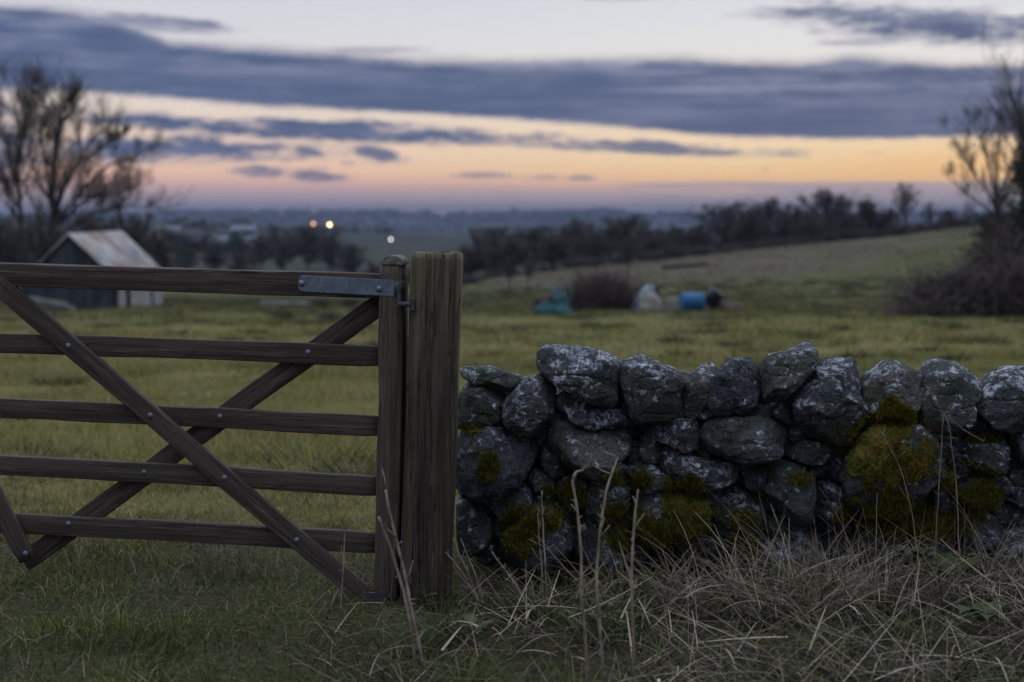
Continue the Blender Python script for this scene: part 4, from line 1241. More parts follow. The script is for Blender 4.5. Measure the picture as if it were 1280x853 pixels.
def make_tree_parts(limbs, plan, base, K=7):
    """limbs: list of (points, r0, r1). plan: spawn settings per level; the first two levels go in the trunk mesh"""
    P = np.stack([resample(l[0], K) for l in limbs]) - np.asarray(base)
    R = np.stack([np.linspace(l[1], l[2], K) for l in limbs])
    tv, tf = tubes(P, R, 8)
    cv, cf, n = [], [], 0
    cur = (P, R)
    for lv, pl in enumerate(plan):
        Q, RR = spawn(*cur, **pl)
        v, f = tubes(Q, RR, 4 if lv == 0 else 3)
        if lv == 0:
            tf = np.concatenate([tf, f + len(tv)]); tv = np.concatenate([tv, v])
        else:
            cv.append(v); cf.append(f + n); n += len(v)
        cur = (Q, RR)
    return (tv, tf), (np.concatenate(cv), np.concatenate(cf)), cur
def leaf_cloud(C, size, cols, wts, jitter=0.0):
    """small folded leaves at points C"""
    n = len(C)
    C = C + rng.normal(size=C.shape) * jitter
    a = rng.normal(size=(n, 3)); a /= np.linalg.norm(a, axis=1)[:, None]
    b = np.cross(a, rng.normal(size=(n, 3))); b /= np.linalg.norm(b, axis=1)[:, None]
    nn = np.cross(a, b)
    s = (size * (.6 + .8 * rng.random(n)))[:, None]
    V = np.stack([C - a * s, C + b * s * .55 + nn * s * .15, C + a * s, C - b * s * .55 + nn * s * .15], 1).reshape(-1, 3)
    Fq = np.arange(n * 4).reshape(n, 4)
    col = np.repeat(palette(n, cols, wts, .3), 4, 0)
    return V, Fq, col

def tree_thing(name, label, limbs, plan, base, group=None, leaves=None):
    t = thing(name, label, 'tree', base, group)
    (tv, tf), (cv, cf), tips = make_tree_parts(limbs, plan, base)
    link('trunk', mesh_np('trunk', tv, tf, M['bark']), t)
    link('crown', mesh_np('crown', cv, cf, M['twig'], smooth=False), t)
    return t

def px_limb(pts, Y, dY, r0, r1, wob=.12):
    n = len(pts); out = []
    for i, (x, y) in enumerate(pts):
        out.append(at(x, y, Y + dY * i / (n - 1)) + rng.normal(size=3) * wob * (i > 0))
    return (out, r0 * .58, r1 * .58)

def big_left_trees():
    Y = 74.0
    plan = [dict(n=15, ratio=.25, ang=(.4, 1.0), up=.22, tmin=.2, K=5, rmin=.014, rk=.5), dict(n=7, ratio=.80, ang=(.25, .8), up=.26, tmin=.1, K=4, rmin=.0095, lmax=1.25),
            dict(n=6, ratio=.62, ang=(.25, .8), up=.2, tmin=.1, K=4, rmin=.007, lmax=.75)]
    b = ground_at(28, 372, 40, 80); b = np.array([at(29, 330, Y)[0], Y, g1(at(29, 330, Y)[0], Y)])
    def L(pts, dY, r0, r1): return px_limb(pts, Y, dY, r0, r1)
    z0 = 268 + (CAMZ - b[2]) / Y * F
    tree_thing('bare_tree', 'slim tall bare tree with two rounded tufts at its head, leftmost by the shed',
               [L([(29, z0), (29, 300), (28, 240), (25, 195), (21, 165), (17, 132)], .5, .30, .07), L([(26, 205), (34, 165), (38, 142), (42, 112)], -.6, .16, .05),
                L([(28, 250), (15, 205), (2, 170), (-10, 140)], 1.4, .13, .05), L([(29, 275), (12, 245), (-8, 215)], -1.5, .12, .04), L([(28, 235), (44, 200), (52, 165), (56, 130)], .9, .1, .04)],
               plan, b)
    b = np.array([at(64, 330, Y - 2)[0], Y - 2, g1(at(64, 330, Y - 2)[0], Y - 2)])
    z0 = 268 + (CAMZ - b[2]) / (Y - 2) * F
    Y = 72.0
    tree_thing('bare_tree', 'broad bare tree leaning out to the right above the shed roof',
               [L([(64, z0), (64, 300), (65, 250), (68, 195), (73, 160), (78, 132)], .4, .36, .07), L([(68, 190), (80, 155), (90, 142), (88, 122)], -.9, .17, .05),
                L([(64, 290), (82, 245), (104, 195), (120, 172), (132, 160)], 1.0, .22, .05), L([(65, 285), (105, 235), (140, 208), (158, 200), (174, 198)], -1.3, .2, .05),
                L([(66, 288), (112, 255), (148, 240), (174, 230)], 1.8, .18, .05), L([(64, 260), (52, 215), (48, 175), (55, 150)], -1.0, .15, .05),
                L([(104, 200), (130, 180), (144, 178), (150, 168)], .6, .1, .04), L([(65, 300), (110, 275), (150, 262), (180, 258)], 0, .14, .05)],
               plan, b)
big_left_trees()

def right_tree():
    Y = 47.0
    x0 = at(1248, 330, Y)[0]; b = np.array([x0, Y, g1(x0, Y)])
    z0 = 268 + (CAMZ - b[2]) / Y * F
    def L(pts, dY, r0, r1): return px_limb(pts, Y, dY, r0, r1, .07)
    plan = [dict(n=9, ratio=.34, ang=(.3, .8), up=.3, tmin=.2, K=5, rmin=.008, rk=.5), dict(n=7, ratio=.5, ang=(.3, .8), up=.2, tmin=.2, K=4, rmin=.006),
            dict(n=4, ratio=.55, ang=(.3, .9), up=.15, tmin=.2, K=4, rmin=.006)]
    limbs = [L([(1249, z0), (1248, 340), (1246, 280), (1245, 250)], 0, .22, .14), L([(1245, 262), (1240, 220), (1228, 170), (1222, 160), (1219, 140)], .4, .09, .02),
             L([(1246, 255), (1244, 205), (1247, 178), (1246, 148)], -.3, .09, .02), L([(1246, 258), (1225, 225), (1204, 200), (1190, 168)], .8, .07, .02),
             L([(1247, 255), (1258, 205), (1265, 178), (1268, 142)], .5, .09, .02), L([(1244, 268), (1222, 252), (1200, 240), (1180, 218)], -.6, .06, .015),
             L([(1248, 262), (1275, 215), (1290, 175), (1298, 140)], -.5, .09, .02), L([(1243, 275), (1215, 272), (1190, 275)], .6, .06, .02)]
    t = tree_thing('bare_tree', 'bare tree fanning up beyond the bramble mound with an ivy clad trunk', limbs, plan, b)
    # ivy round the stem
    n = 5200
    h = rng.random(n); cx = np.interp(h, [0, .5, 1], [1250, 1247, 1247]); 
    C = np.stack([at(1248, 268, Y)[0] + (cx - 1248) / F * Y + rng.normal(size=n) * (.33 + .32 * (1 - h) ** 2), Y + rng.normal(size=n) * .35, b[2] + .2 + h * 3.0], -1)
    IV = [(.020, .032, .014), (.035, .050, .020), (.055, .060, .030)]
    v, f, c = leaf_cloud(C - b, np.full(n, .07), IV, [3, 2, 1])
    link('ivy', mesh_np('ivy', v, f, M['leaf'], c, smooth=False), t)
    # the thick ivied tree at the very edge
    Y2 = 43.5
    x0 = at(1296, 330, Y2)[0]; b2 = np.array([x0, Y2, g1(x0, Y2)])
    def L2(pts, dY, r0, r1): return px_limb(pts, Y2, dY, r0, r1, .06)
    limbs = [L2([(1296, 268 + (CAMZ - b2[2]) / Y2 * F), (1292, 330), (1288, 260), (1285, 190), (1290, 140)], 0, .22, .08), L2([(1290, 300), (1310, 230), (1325, 170)], .5, .12, .05),
             L2([(1289, 270), (1275, 235), (1268, 200)], -.4, .08, .03), L2([(1292, 320), (1262, 290), (1235, 285)], .3, .08, .03)]
    t2 = tree_thing('ivied_tree', 'dark bushy tree smothered in ivy at the right edge behind the brambles', limbs, plan, b2)
    n = 9000
    h = rng.random(n)
    wid = np.interp(h, [0, .25, .5, .75, 1], [1.1, .95, .75, .6, .3])
    C = np.stack([x0 - .2 + rng.normal(size=n) * wid * .55, Y2 + rng.normal(size=n) * wid * .5, b2[2] + .2 + h * 4.8], -1)
    k = fbm(C * 1.1, 3) > -.25
    v, f, c = leaf_cloud(C[k] - b2, np.full(k.sum(), .075), IV, [3, 2, 1])
    link('ivy', mesh_np('ivy', v, f, M['leaf'], c, smooth=False), t2)
right_tree()

def far_woods():
    ph = (1 + 5 ** .5) / 2
    V0 = np.array([(-1, ph, 0), (1, ph, 0), (-1, -ph, 0), (1, -ph, 0), (0, -1, ph), (0, 1, ph), (0, -1, -ph), (0, 1, -ph), (ph, 0, -1), (ph, 0, 1), (-ph, 0, -1), (-ph, 0, 1)]) / math.sqrt(1 + ph * ph)
    F0 = np.array([(0, 11, 5), (0, 5, 1), (0, 1, 7), (0, 7, 10), (0, 10, 11), (1, 5, 9), (5, 11, 4), (11, 10, 2), (10, 7, 6), (7, 1, 8), (3, 9, 4), (3, 4, 2), (3, 2, 6), (3, 6, 8), (3, 8, 9), (4, 9, 5), (2, 4, 11), (6, 2, 10), (8, 6, 7), (9, 8, 1)])
    n = 16000
    Y = 330 * (4300 / 330.) ** rng.random(n); X = (rng.random(n) * 2 - 1) * .46 * Y
    # woods in blocks and along hedge lines
    a = f2(X, Y, 1 / 210., 3, 71.0); b = np.abs(f2(X, Y, 1 / 330., 2, 73.0))
    k = ((a > .40) | (b < .022) | ((Y < 600) & (a > .2) & (X / Y > .0))) & ~((Y < 1000) & (X / Y > -.17) & (X / Y < -.02))
    k = k | ((Y > 3350) & (a > -.35)) | ((np.abs(Y - 1150 - .35 * X) < 110) & (a > .05) & (rng.random(n) < .6)) | ((Y > 1900) & (Y < 2500) & (np.abs(f2(X, Y, 1 / 420., 2, 75.0)) < .10))
    X, Y = X[k], Y[k]; n = len(X)
    h = (4 + 5 * rng.random(n)) * np.clip(Y / 900., .8, 1.35)
    V = V0[None] * (1 + .35 * rng.normal(size=(n, 12, 1))) * np.stack([h * .62, h * .62, h * .55], -1)[:, None]
    V = V + np.stack([X, Y, gz(X, Y, False) + h * .42], -1)[:, None]
    Fq = (F0[None] + 12 * np.arange(n)[:, None, None]).reshape(-1, 3)
    C = np.repeat(palette(n, [(.030, .030, .026), (.048, .042, .036), (.035, .042, .028)], [3, 2, 1.5], .3), 12, 0)
    tag(link('far_woodland', mesh_np('far_woodland', V.reshape(-1, 3), Fq, M['leaf'], C, smooth=False)), 'bluish far-off woods and hedge lines over the valley', 'woodland', kind='stuff')
far_woods()

# ---- prototypes for the belts of trees
def proto(seed, H, W, trunk_h, nl, plan, label, name='bare_tree', group=None, cone=False):
    global rng
    keep = rng; rng = np.random.default_rng(seed)
    limbs = [([(0, 0, 0), (.1, 0, H * .3), (-.05, .1, H * .55), (.1, 0, H * .80)], H * .018, H * .004)]
    zc_, hz = (trunk_h + (1 - trunk_h) * .55) * H, (1 - trunk_h) * .45 * H
    for k in range(nl):
        a = k * 2.399 + rng.random() * .5
        q = -.75 + 1.65 * (k + .5) / nl                      # height on the crown
        rr = math.sqrt(max(.05, 1 - q * q)) * (.72 + .22 * rng.random())
        if cone: rr *= .95 - .5 * (q + .75) / 1.65
        ze = zc_ + hz * q * .84
        z0 = min(max(trunk_h * H * (.6 + .4 * rng.random()), ze - hz * .9), H * .72)
        r = W / 2 * rr
        limbs.append(([(0, 0, z0), (math.cos(a) * r * .42, math.sin(a) * r * .42, z0 + (ze - z0) * .58), (math.cos(a) * r, math.sin(a) * r, ze)], H * .008, H * .0025))
    t = tree_thing(name, label, limbs, plan, (0, 0, 0), group)
    rng = keep
    return t, H, W
PLAN_FAR = [dict(n=8, ratio=.34, ang=(.4, 1.0), up=.15, tmin=.2, K=4, rmin=.03, rk=.55), dict(n=7, ratio=.55, ang=(.3, 1.0), up=.08, tmin=.15, K=4, rmin=.022), dict(n=8, ratio=.6, ang=(.3, 1.0), up=.05, tmin=.1, K=3, rmin=.020)]
PLAN_FINE = [dict(n=8, ratio=.34, ang=(.4, 1.0), up=.1, tmin=.2, K=4, rmin=.022, rk=.5), dict(n=7, ratio=.5, ang=(.3, 1.0), up=.05, tmin=.15, K=4, rmin=.015), dict(n=4, ratio=.6, ang=(.3, 1.0), up=.0, tmin=.1, K=3, rmin=.012)]
PLAN_DENSE = [dict(n=9, ratio=.38, ang=(.4, 1.1), up=.1, tmin=.1, K=4, rmin=.035, rk=.55), dict(n=9, ratio=.5, ang=(.3, 1.1), up=.1, tmin=.1, K=4, rmin=.026), dict(n=6, ratio=.6, ang=(.3, 1.1), up=.05, tmin=.1, K=3, rmin=.020)]
protos = {}
def use(kind, px, py_top, wpx, Y, label, rz=None):
    """a tree of the belt: its head at (px, py_top) as seen from the gate, rooted in the ground at distance Y"""
    X = at(px, 300, Y)[0]; zb = g1(X, Y) - .1
    H = at(px, py_top, Y)[2] - zb
    W = wpx / F * Y
    spec = {'round': (21, 10.0, 8.0, .18, 11, PLAN_FAR), 'tall': (22, 10.0, 5.6, .36, 13, PLAN_FINE), 'dense': (23, 8.0, 8.5, .04, 12, PLAN_DENSE),
            'thick': (24, 9.0, 7.0, .08, 11, PLAN_DENSE), 'spire': (25, 9.0, 4.2, .06, 14, PLAN_DENSE), 'bush': (26, 4.0, 6.5, .02, 10, PLAN_DENSE)}[kind]
    nm = 'bush' if kind == 'bush' else 'bare_tree'
    rz = random.random() * 6.28 if rz is None else rz
    if kind not in protos:
        t, h, w = proto(*spec, label, nm, None, kind == 'spire')
        protos[kind] = (t, h, w)
        t.location = (X, Y, zb); t.rotation_euler = (0, 0, rz)
        t.scale = (W / w, W / w, H / h)
    else:
        t0, h, w = protos[kind]
        t = dup(t0, (X, Y, zb), rz, (W / w, W / w, H / h), label)
    t['category'] = 'bush' if kind == 'bush' else 'tree'
    return t

ORD = ['first', 'second', 'third', 'fourth', 'fifth', 'sixth', 'seventh', 'eighth', 'ninth', 'tenth', 'eleventh', 'twelfth', 'thirteenth', 'fourteenth', 'fifteenth', 'sixteenth',
       'seventeenth', 'eighteenth', 'nineteenth', 'twentieth', 'twenty-first', 'twenty-second', 'twenty-third', 'twenty-fourth', 'twenty-fifth', 'twenty-sixth', 'twenty-seventh', 'twenty-eighth']
ridge = [  # kind, px, top row, width, metres past the crest, look
    ('thick', 590, 312, 46, 20, 'low dark bare tree just beyond the gate post'), ('dense', 618, 300, 48, 26, 'dark round bare tree'), ('thick', 642, 305, 40, 16, 'small dark bare tree'),
    ('round', 668, 288, 46, 30, 'broad bare tree'), ('thick', 694, 300, 42, 18, 'squat bare tree'), ('round', 718, 276, 38, 34, 'round headed bare tree above its neighbours'),
    ('dense', 742, 290, 44, 22, 'dense bare tree'), ('tall', 764, 276, 32, 30, 'upright bare tree'), ('round', 790, 272, 44, 26, 'spreading bare tree'),
    ('dense', 818, 296, 46, 20, 'low bushy bare tree'), ('thick', 846, 288, 42, 26, 'dark bare tree of middling height'), ('dense', 872, 286, 40, 18, 'wide low bare tree'),
    ('round', 906, 255, 58, 32, 'large broad bare tree'), ('thick', 934, 266, 40, 20, 'dark bare tree filling a gap'), ('round', 960, 250, 50, 30, 'large domed bare tree'),
    ('thick', 988, 262, 42, 20, 'bare tree with an uneven head'), ('round', 1034, 240, 66, 28, 'tallest broad crowned bare tree'), ('dense', 1012, 274, 40, 14, 'low dark bare tree below the tallest one'),
    ('dense', 1058, 270, 38, 14, 'low thick bare tree'), ('spire', 1083, 255, 26, 18, 'pointed dark tree'), ('thick', 1106, 266, 34, 16, 'small dark round tree')]
ridge.sort(key=lambda r: r[1])
for i, (kind, px, top, w, past, look) in enumerate(ridge):
    Yc = float(crest_y((px - 640) / F))
    o = use(kind, px, top - 9, w * 1.4, Yc + past, look + ', ' + ORD[i] + ' from the left in the belt')
    o['group'] = 'bare trees in the belt along the ridge'
def Yat(px, past): return float(crest_y((px - 640) / F)) + past
use('tall', 1130, 225, 40, Yat(1130, 14), 'lone slender bare tree with a small round head against the sky')
use('tall', 1160, 250, 22, Yat(1160, 16), 'little bare tree on the skyline right of the lone slender one')
use('round', 1184, 258, 30, Yat(1184, 14), 'small spreading bare tree on the skyline left of the ivied trunk')
# low hedge along the ridge foot of the belt
n_b = 0
for px in range(585, 1225, 32):
    yb = float(np.interp((px - 640) / F, RU, RYP))
    o = use('bush', px + random.uniform(-5, 5), yb - random.uniform(9, 16), 58, Yat(px, 7 + random.random() * 5), 'low dark hedge bush, ' + ORD[n_b] + ' from the left along the ridge line')
    o['group'] = 'hedge bushes along the ridge'; n_b += 1
# small trees standing out in the upper field
def field_tree(kind, px, base_py, top_py, wpx, label):
    p = ground_at(px, base_py, 30, 140)
    return use(kind, px, top_py, wpx, p[1], label)
field_tree('tall', 785, 347, 296, 40, 'small dark tree standing in the field behind the brush heap')
field_tree('tall', 637, 363, 322, 26, 'thin sapling on the field edge nearest the gate post')
field_tree('tall', 661, 362, 320, 22, 'thin sapling on the field edge left of the teal sheeting')
# thicket behind and left of the shed, and the copse beyond the gate
for i, (kind, px, top, w, Y, lab) in enumerate([
        ('dense', 10, 262, 90, 62, 'dark thicket bush at the left edge under the slim tree'), ('dense', 60, 270, 80, 60, 'dark thicket bush behind the shed under the two trees'),
        ('dense', 112, 262, 80, 70, 'dark thicket bush right behind the shed ridge'), ('dense', 160, 256, 70, 78, 'dark thicket bush behind the far end of the shed roof'),
        ('thick', 200, 282, 50, 95, 'pale brown bush just right of the shed roof')]):
    use(kind, px, top, w, Y, lab)
copse = [('round', 232, 304, 44, 190, 'thin brown bare tree nearest the shed'), ('thick', 268, 300, 44, 210, 'small bare tree below the blue roofed barn'), ('dense', 300, 304, 46, 180, 'low bare tree'),
         ('round', 326, 294, 48, 215, 'spreading bare tree'), ('dense', 352, 284, 56, 225, 'dense dark bare tree'), ('thick', 384, 279, 60, 235, 'tallest dark bare tree, under the orange lamp'),
         ('dense', 414, 287, 52, 225, 'dense dark tree right under the bright lamp'), ('thick', 440, 302, 44, 200, 'lower dark tree on the right flank'), ('dense', 466, 326, 40, 170, 'low dark bush-like tree beside the gate stile'),
         ('dense', 520, 330, 60, 150, 'low dark tree hidden mostly behind the gate post'), ('dense', 556, 325, 50, 140, 'dark tree peeping past the gate post')]
for k, (kind, px, top, w, Y, lab) in enumerate(copse):
    o = use(kind, px, top, w, Y, lab + ', copse beyond the gate'); o['group'] = 'trees of the copse beyond the gate'
for k, (px, base, top, w, lab) in enumerate([(398, 385, 374, 34, 'low dark bush in the field under the hinge strap, left one'), (436, 384, 373, 30, 'low dark bush in the field under the hinge strap, right one'),
                                            (352, 399, 389, 40, 'low green bush in the field nearest the shed side'), (410, 402, 391, 34, 'low green bush in the field behind the upper brace')]):
    p = ground_at(px, base, 20, 100)
    use('bush', px, top, w, p[1], lab)

# ------------------------------------------------------------------ bramble mound and heap of brush
def mound_strands(cx, cy, rx, ry, hgt, n, L, w, th, cv, cols, wts, flatten=1.0):
    a = rng.random(n) * 6.283; q = np.sqrt(rng.random(n))
    x = cx + np.cos(a) * q * rx; y = cy + np.sin(a) * q * ry
    top = hgt * np.sqrt(np.clip(1 - q ** 2.2, 0, 1)) * (.72 + .5 * (f2(x, y, 1.2, 3, 61.0)))
    z = gz(x, y) + np.clip(top, 0, None) * rng.random(n) ** .6 * .86
    return strands(np.stack([x, y, z], -1), rng.random(n) * 6.283, th[0] + (th[1] - th[0]) * rng.random(n), cv[0] + (cv[1] - cv[0]) * rng.random(n),
                   L[0] + (L[1] - L[0]) * rng.random(n), w[0] + (w[1] - w[0]) * rng.random(n), 5, palette(n, cols, wts, .25), tip=.5)
M['bramble_t'] = tint_mat('bramble_tint', .85, .2)
BR = [(.075, .055, .052), (.125, .095, .085), (.048, .038, .036), (.165, .13, .11)]
def thicket(name, label, cat, cx, cy, rx, ry, h, n, L, w, th, cv, cols, wts, leaves=0):
    b = np.array([cx, cy, g1(cx, cy)])
    t = thing(name, label, cat, b)
    v, f, c = mound_strands(cx, cy, rx, ry, h, n, L, w, th, cv, cols, wts)
    link('stems' if cat == 'bush' else 'sticks', mesh_np('stems', v - b, f, M['bramble_t'], c, smooth=False), t)
    if leaves:
        a = rng.random(leaves) * 6.283; q = np.sqrt(rng.random(leaves))
        x = cx + np.cos(a) * q * rx; y = cy + np.sin(a) * q * ry
        z = gz(x, y) + h * np.sqrt(np.clip(1 - q ** 2, 0, 1)) * rng.random(leaves) ** .5 * .85
        v, f, c = leaf_cloud(np.stack([x, y, z], -1) - b, np.full(leaves, .05), [(.035, .036, .026), (.06, .045, .035), (.04, .06, .03)], [3, 2, 1])
        link('leaves', mesh_np('leaves', v, f, M['leaf'], c, smooth=False), t)
    return t
p = ground_at(1215, 398, 20, 70)
thicket('bramble_thicket', 'wide dark reddish brown bramble mound at the right edge of the field', 'bush', p[0] + 1.05, p[1] + 1.5, 2.35, 1.5, 1.35, 6000, (.5, 1.5), (.010, .022), (.1, 1.3), (.6, 2.2), BR, [3, 2, 3, 1], 6000)
thicket('bramble_thicket', 'low outlying tip of brambles left of the big mound', 'bush', at(1168, 398, p[1])[0], p[1] + .5, .75, .6, .45, 1100, (.25, .7), (.008, .018), (.2, 1.3), (.6, 2.0), BR, [3, 2, 3, 1], 900)
thicket('bramble_thicket', 'tall back part of the brambles under the ivied trunk', 'bush', at(1256, 350, p[1] + 4)[0], p[1] + 4.0, 1.4, 1.1, 2.1, 3000, (.5, 1.3), (.010, .022), (.1, 1.1), (.6, 2.0), BR, [3, 2, 3, 1], 3000)
YP = 44.0
def jat(px, py): return ground_at(px, py, 25, 80)
b = jat(760, 389)
thicket('brush_pile', 'rounded heap of dark cut brushwood between teal sheeting and pale sacks', 'brushwood', b[0] - .1, b[1] + 1.2, 1.12, .8, .98, 3800, (.4, 1.2), (.010, .026), (.3, 1.5), (-.3, .7), [(.10, .075, .068), (.155, .12, .108), (.06, .046, .043), (.20, .155, .135)], [3, 3, 2, 2], 500)

# ------------------------------------------------------------------ things dumped by the heap
def cloth_lump(name, label, cat, px, base_py, wpx, hpx, m, seed, depth=.4, fold=.10, sq=.7, Yo=0.0, tilt=0.0):
    p = jat(px, base_py); Y = p[1] + Yo
    rx = wpx / F * Y / 2; h = hpx / F * Y
    nth, nph = 56, 26
    th = np.linspace(0, 2 * math.pi, nth, endpoint=False); ph = np.linspace(.02, math.pi / 2 + .12, nph)
    s = np.sin(ph) ** sq; c = np.cos(ph)
    x = rx * s[:, None] * np.cos(th); y = depth * s[:, None] * np.sin(th); z = h * np.abs(c)[:, None] ** .8 * np.sign(c)[:, None] + 0 * th
    V = np.stack([x, y, z], -1).reshape(-1, 3)
    o_ = seed * 3.7
    nrm = V / (np.linalg.norm(V, axis=1)[:, None] + 1e-6)
    V = V + nrm * (fold * fbm(V * np.array([3.2, 3.2, 2.0]) + o_, 4) + fold * .7 * (np.abs(vnoise(V * np.array([7, 7, 2.5]) + o_)) - .25))[:, None]
    V[:, 0] += tilt * V[:, 2]
    i = np.arange(nph - 1)[:, None] * nth + np.arange(nth)[None]; j = np.arange(nph - 1)[:, None] * nth + (np.arange(nth)[None] + 1) % nth
    Fq = np.stack([i, i + nth, j + nth, j], -1).reshape(-1, 4)
    X = at(px, 300, Y)[0]
    o = link(name, mesh_np(name, V, Fq, m), None, (X, Y, g1(X, Y)))
    return tag(o, label, cat)
M['teal'] = mottled('teal_sheet', (.006, .060, .062), (.010, .095, .092), 3, .55, (.006, .035, .04))
M['teal_pale'] = mottled('pale_teal_sheet', (.035, .085, .095), (.06, .125, .13), 3, .55, (.015, .05, .06))
M['slate'] = mottled('slate_blue_sheet', (.04, .07, .085), (.07, .11, .125), 3, .5)
M['maroon'] = mottled('dark_bundle', (.028, .018, .020), (.06, .035, .036), 4, .8)
M['sack_blue'] = mottled('pale_blue_sack', (.18, .235, .27), (.28, .34, .37), 4, .6)
M['sack_grey'] = mottled('grey_sack', (.13, .115, .10), (.21, .19, .165), 4, .85)
M['sack_pale'] = mottled('pale_sack', (.21, .195, .17), (.32, .30, .265), 4, .8)
M['soil'] = mottled('soil', (.055, .042, .032), (.10, .08, .06), 5, .95, None, .03)
cloth_lump('plastic_sheet', 'bright teal plastic sheet crumpled along the ground at the left of the heap', 'sheet', 691, 394, 50, 13, M['teal'], 1, .35, .14)
cloth_lump('plastic_sheet', 'bright teal sheet draped over a hump right of the dark bundle', 'sheet', 700, 392, 19, 23, M['teal'], 2, .3, .12, .7, .1)
cloth_lump('dark_bundle', 'dark maroon bundle wrapped by the teal sheeting', 'bundle', 682, 390, 27, 18, M['maroon'], 3, .3, .12, .8, .16)
cloth_lump('plastic_sheet', 'pale faded teal sheet lying on top at the back', 'sheet', 699, 388, 31, 27, M['teal_pale'], 4, .3, .12, .8, .25)
cloth_lump('plastic_sheet', 'slate blue sheet between the teal ones and the brushwood', 'sheet', 720, 389, 20, 27, M['slate'], 5, .3, .12, .8, -.1)
cloth_lump('feed_sack', 'upright pale blue sack leaning on the brushwood', 'sack', 801, 388, 27, 31, M['sack_blue'], 6, .24, .13, .8, -.05, .38)
cloth_lump('feed_sack', 'bulging off-white sack right of the pale blue one', 'sack', 817, 389, 27, 23, M['sack_pale'], 7, .25, .11, .8, .1, -.2)
cloth_lump('feed_sack', 'low slumped grey brown sack nearest the blue barrel', 'sack', 840, 389, 24, 17, M['sack_grey'], 8, .25, .10, .85, .1, .3)
cloth_lump('dark_bundle', 'small black bag squeezed behind the pale sacks', 'bag', 822, 389, 8, 31, M['maroon'], 9, .15, .02, .5, .7)
cloth_lump('soil_heap', 'low heap of dark soil right of the blue barrel', 'heap', 908, 390, 46, 14, M['soil'], 10, .5, .06, 1.0, .3)

def barrel():
    p = jat(866, 390); Y = p[1]
    r = 24 / F * Y / 2; L = 29 / F * Y
    X = at(866, 300, Y)[0]; z0 = g1(X, Y)
    B = thing('barrel', 'blue plastic barrel lying on its side right of the pale sacks', 'barrel', (X, Y, z0), None, .25)
    M['blue'] = mottled('blue_plastic', (.003, .085, .21), (.005, .11, .27), 4, .6, (.005, .06, .15), 0, 0, .5)
    prof = [(-.5, .0), (-.5, .80), (-.485, .93), (-.45, .97), (-.30, .985), (-.27, 1.04), (-.235, 1.04), (-.20, 1.0), (0, 1.0), (.20, 1.0), (.235, 1.04), (.27, 1.04), (.30, .985), (.45, .97), (.485, .93), (.5, .8), (.5, 0)]
    n = 32; V = []; fs = []
    for x, q in prof:
        for j in range(n):
            V.append((x * L, q * r * math.cos(j * 6.283185 / n), r + q * r * math.sin(j * 6.283185 / n)))
    for i in range(len(prof) - 1):
        for j in range(n):
            k = (j + 1) % n; fs.append((i * n + j, (i + 1) * n + j, (i + 1) * n + k, i * n + k))
    mb = MB(); mb.add(V, fs); link('shell', mb.mesh('shell', M['blue'], True), B)
    for sg, zz in ((.3, 1.45), (-.3, .6)):
        mb = MB(); mb.tube([(L * .5, sg * r, r * zz), (L * .5 + .03, sg * r, r * zz)], .05, 12)
        link('bung', mb.mesh('bung', M['maroon'], True), B)
    # black tub tipped against the barrel, pale rim
    X2 = at(884, 300, Y)[0]
    T = thing('tub', 'black plastic tub with a pale rim tipped against the blue barrel', 'tub', (X2, Y + .05, g1(X2, Y) + .05), None, .3)
    n = 28; prof = [(0, 0), (.15, 0), (.19, .3), (.195, .33), (.175, .33), (.14, .03), (0, .03)]
    V = []; fs = []
    for q, z in prof:
        for j in range(n): V.append((q * math.cos(j * 6.283185 / n), q * math.sin(j * 6.283185 / n), z))
    for i in range(len(prof) - 1):
        for j in range(n):
            k = (j + 1) % n; fs.append((i * n + j, i * n + k, (i + 1) * n + k, (i + 1) * n + j))
    mb = MB(); mb.add(V, fs)
    Mr = Matrix.Translation((.05, 0, .16)) @ Matrix.Rotation(.75, 4, 'Y') @ Matrix.Scale(1.25, 4)
    o = link('tub_body', mb.mesh('tub_body', M['black'], True), T); o.matrix_basis = Mr
    mb = MB(); mb.tube([(.196 * math.cos(a), .196 * math.sin(a), .33) for a in np.linspace(0, 6.283185, 29)], .016, 8, False)
    o = link('rim', mb.mesh('rim', M['sack_blue'], True), T); o.matrix_basis = Mr
barrel()

def log_thing(name, label, px0, px1, py, Ypy, r, m):
    p = ground_at((px0 + px1) / 2, Ypy, 20, 140); Y = p[1]
    a = at(px0, 300, Y); c = at(px1, 300, Y)
    n = 12; V = []; K = 12; fs = []
    for i in range(n):
        t = i / (n - 1); x = a[0] + (c[0] - a[0]) * t; zz = g1(x, Y) + r * .8
        for j in range(K):
            an = j * 6.283185 / K; q = r * (1 - .25 * t) * (1 + .12 * math.sin(3 * an + i))
            V.append((x - p[0], .25 * math.sin(t * 3) + q * math.cos(an), zz - p[2] + q * math.sin(an)))
    for i in range(n - 1):
        for j in range(K):
            k = (j + 1) % K; fs.append((i * K + j, i * K + k, (i + 1) * K + k, (i + 1) * K + j))
    fs.append(tuple(range(K))[::-1]); fs.append(tuple((n - 1) * K + j for j in range(K)))
    mb = MB(); mb.add(V, fs)
    return tag(link(name, mb.mesh(name, m, True), None, p), label, 'log')
M['log_dark'] = mottled('dark_log', (.03, .026, .024), (.06, .052, .046), 4, .9, None, .01)
M['log_pale'] = mottled('pale_log', (.10, .10, .092), (.17, .165, .15), 4, .9, None, .01)
log_thing('fallen_log', 'long dark fallen log lying across the upper field', 828, 886, 332, 335, .15, M['log_dark'])
log_thing('fallen_log', 'pale grey fallen log in the field seen under the top rail', 324, 384, 384, 386, .12, M['log_pale'])

